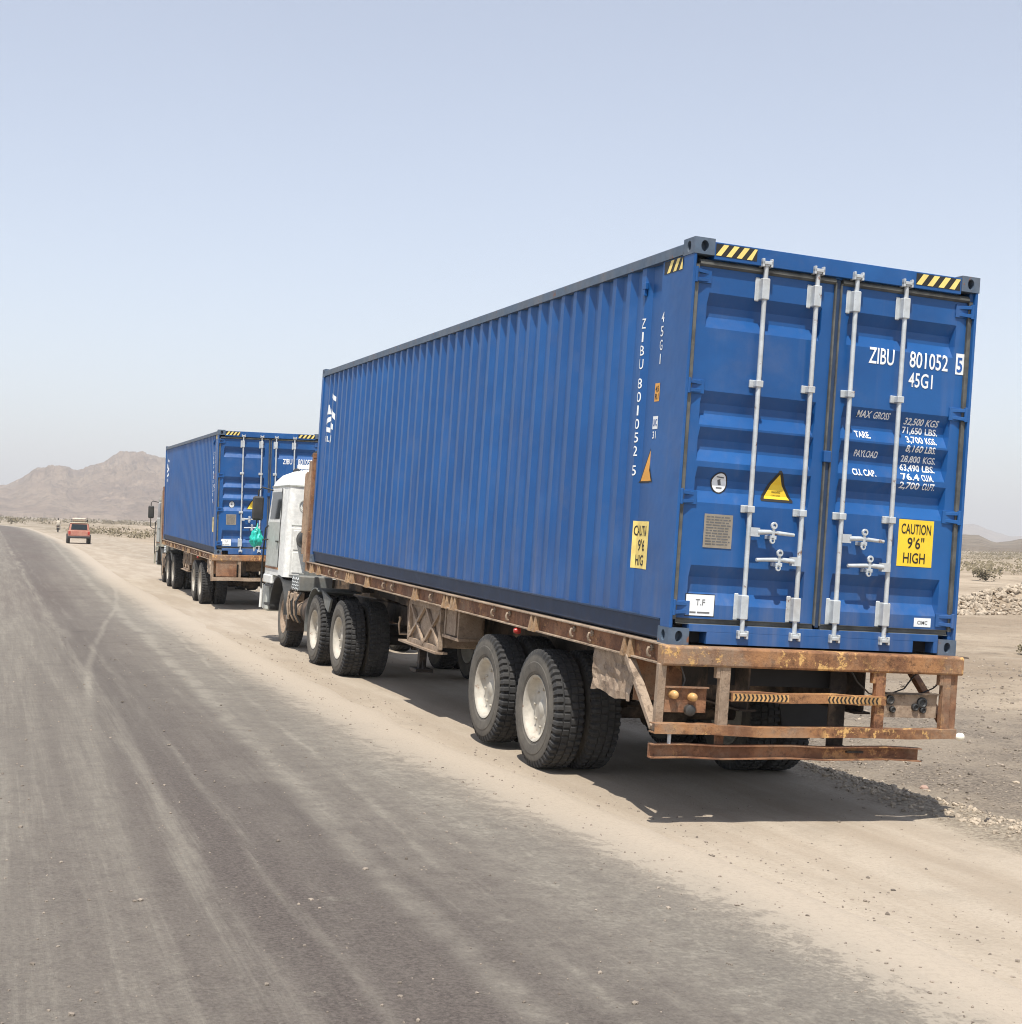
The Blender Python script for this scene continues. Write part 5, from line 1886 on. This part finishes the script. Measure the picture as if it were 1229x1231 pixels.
# rubble bank out on the plain
sp = []
for _ in range(5200):
    u = rng.uniform(-16, 7.5)
    cxr, cyr = 29 + u * 0.97, 33.0 + u * 0.10
    d = rng.gauss(0, 1.0)
    x, y = cxr + d * 0.55, cyr + d * 0.85
    hh = 1.05 * math.exp(-d * d / 1.3) * (0.75 + 0.5 * noise.noise(Vector((u * 0.25, 0, 0))))
    s = 0.035 + min(0.16, rng.expovariate(22))
    sp.append((x, y, height(x, y) + hh * rng.uniform(0.75, 1.0), s))
tag(stones('rubble_bank', sp, M['stone_pale']), 'long heap of pale rubble stones out on the plain', 'rubble', kind='stuff')
vs, fs = [], []
for i in range(61):
    u = -17 + i * 0.43
    cxr, cyr = 29 + u * 0.97, 33.0 + u * 0.10
    for k in range(9):
        d = -2.6 + k * 0.65
        x, y = cxr + d * 0.55, cyr + d * 0.85
        vs.append((x, y, height(x, y) - 0.06 + 1.0 * math.exp(-d * d / 1.3) * (0.75 + 0.5 * noise.noise(Vector((u * 0.25, 0, 0)))) * min(1, i / 4, (60 - i) / 4)))
for i in range(60):
    for k in range(8):
        fs.append((i * 9 + k, i * 9 + k + 1, (i + 1) * 9 + k + 1, (i + 1) * 9 + k))
me = bpy.data.meshes.new('earth_bank'); me.from_pydata(vs, [], fs); me.materials.append(M['ground'])
me.polygons.foreach_set('use_smooth', [True] * len(me.polygons))
tag(link('earth_bank', me), kind='structure')


# ------------------------------------------------------------------ vegetation
def mk_leaf(name, a, b):
    m = Mat(name)
    m.color(m.mix(m.noise(3, 3).step(0.35, 0.65), a, b)).rough(0.9)
    return m.m


M['leaf'] = mk_leaf('dusty_leaves', (0.115, 0.092, 0.052), (0.19, 0.155, 0.092))
M['twig'] = plain('dry_twig', (0.16, 0.115, 0.07), 0.9)


def shrub_geo(r, seed, dens=1.0, leaf=0.035):
    """twigs and small leaf faces through an uneven dome"""
    rg = random.Random(seed)
    tw, lv = MB(), MB()
    lobes = [(rg.uniform(-0.6, 0.6) * r, rg.uniform(-0.6, 0.6) * r, rg.uniform(0.25, 0.6) * r, rg.uniform(0.3, 0.6) * r) for _ in range(9)]
    for lx, ly, lz, lr in lobes:
        tw.path([(0, 0, -0.03), (lx * 0.4, ly * 0.4, lz * 0.6), (lx, ly, lz)], [0.03 * r, 0.02 * r, 0.008 * r], 5)
        for _ in range(int(70 * dens)):
            d = Vector((rg.gauss(0, 1), rg.gauss(0, 1), rg.gauss(0, 0.8))).normalized() * lr * rg.random() ** 0.4
            p = Vector((lx, ly, lz)) + d
            if p.z < 0: continue
            a = Vector((rg.gauss(0, 1), rg.gauss(0, 1), rg.gauss(0, 1))).normalized()
            b = a.orthogonal().normalized()
            s = leaf * rg.uniform(0.6, 1.5)
            lv.add([p - a * s, p + b * s * 0.5, p + a * s, p - b * s * 0.5], [(0, 1, 2, 3)])
    return tw, lv


def shrub(x, y, r, seed, label, group='desert shrubs', leaf=0.035):
    tw, lv = shrub_geo(r, seed, leaf=leaf)
    o = link('shrub', None, None, (x, y, height(x, y)))
    tag(o, label, 'shrub', group)
    link('twigs', tw.mesh('twigs', M['twig'], None), o)
    link('foliage', lv.mesh('foliage', M['leaf'], None, fixn=False), o)


shrub(65.4, 79.6, 1.1, 1, 'dark rounded shrub on the plain beyond the rubble heap', leaf=0.10)
shrub(16.9, 16.5, 0.34, 2, 'small dry shrub on open sand short of the rubble heap', leaf=0.03)
shrub(22.5, 19.5, 0.30, 3, 'tiny dry tuft between the gravel and the rubble heap', leaf=0.03)
# far scrub: one mass
V = MB()
rg = random.Random(9)
for _ in range(3200):
    if rg.random() < 0.55:
        az = rg.uniform(-4, 12); d = rg.uniform(170, 900)
    else:
        az = rg.uniform(30, 46); d = rg.uniform(100, 700)
    x, y = CAM.x + d * math.sin(R(az)), CAM.y + d * math.cos(R(az))
    if abs(x - road_edge(y) + 2) < 9: continue
    if noise.noise(Vector((x * 0.012, y * 0.012, 1))) < -0.05: continue
    s = rg.uniform(0.35, 0.95) * (1.0 + d / 700)
    z0 = height(x, y)
    for _k in range(22):
        p = Vector((x + rg.gauss(0, 0.55) * s, y + rg.gauss(0, 0.55) * s, z0 + rg.random() ** 1.3 * s * 0.9))
        a = Vector((rg.gauss(0, 1), rg.gauss(0, 1), rg.gauss(0, 1))).normalized()
        b = a.orthogonal().normalized()
        q = s * rg.uniform(0.10, 0.26)
        V.add([p - a * q, p + b * q * 0.7, p + a * q, p - b * q * 0.7], [(0, 1, 2, 3)])
tag(link('scrub', V.mesh('scrub', M['leaf'], None, fixn=False)), 'low dusty scrub spread over the far plain', 'scrub', kind='stuff')

# ------------------------------------------------------------------ haze
hz = MB().box((-5600, -700, -40), (9600, 12600, 330))
hm = bpy.data.materials.new('dust_haze')
hm.use_nodes = True
for n_ in list(hm.node_tree.nodes):
    hm.node_tree.nodes.remove(n_)
pv = hm.node_tree.nodes.new('ShaderNodeVolumePrincipled')
pv.inputs['Color'].default_value = (0.99, 0.98, 0.97, 1)
pv.inputs['Density'].default_value = 0.00028
pv.inputs['Anisotropy'].default_value = 0.0
ho = hm.node_tree.nodes.new('ShaderNodeOutputMaterial')
hm.node_tree.links.new(pv.outputs[0], ho.inputs['Volume'])
hzo = link('haze', hz.mesh('haze', hm))
tag(hzo, 'pale dust haze in the air', 'haze', kind='stuff')
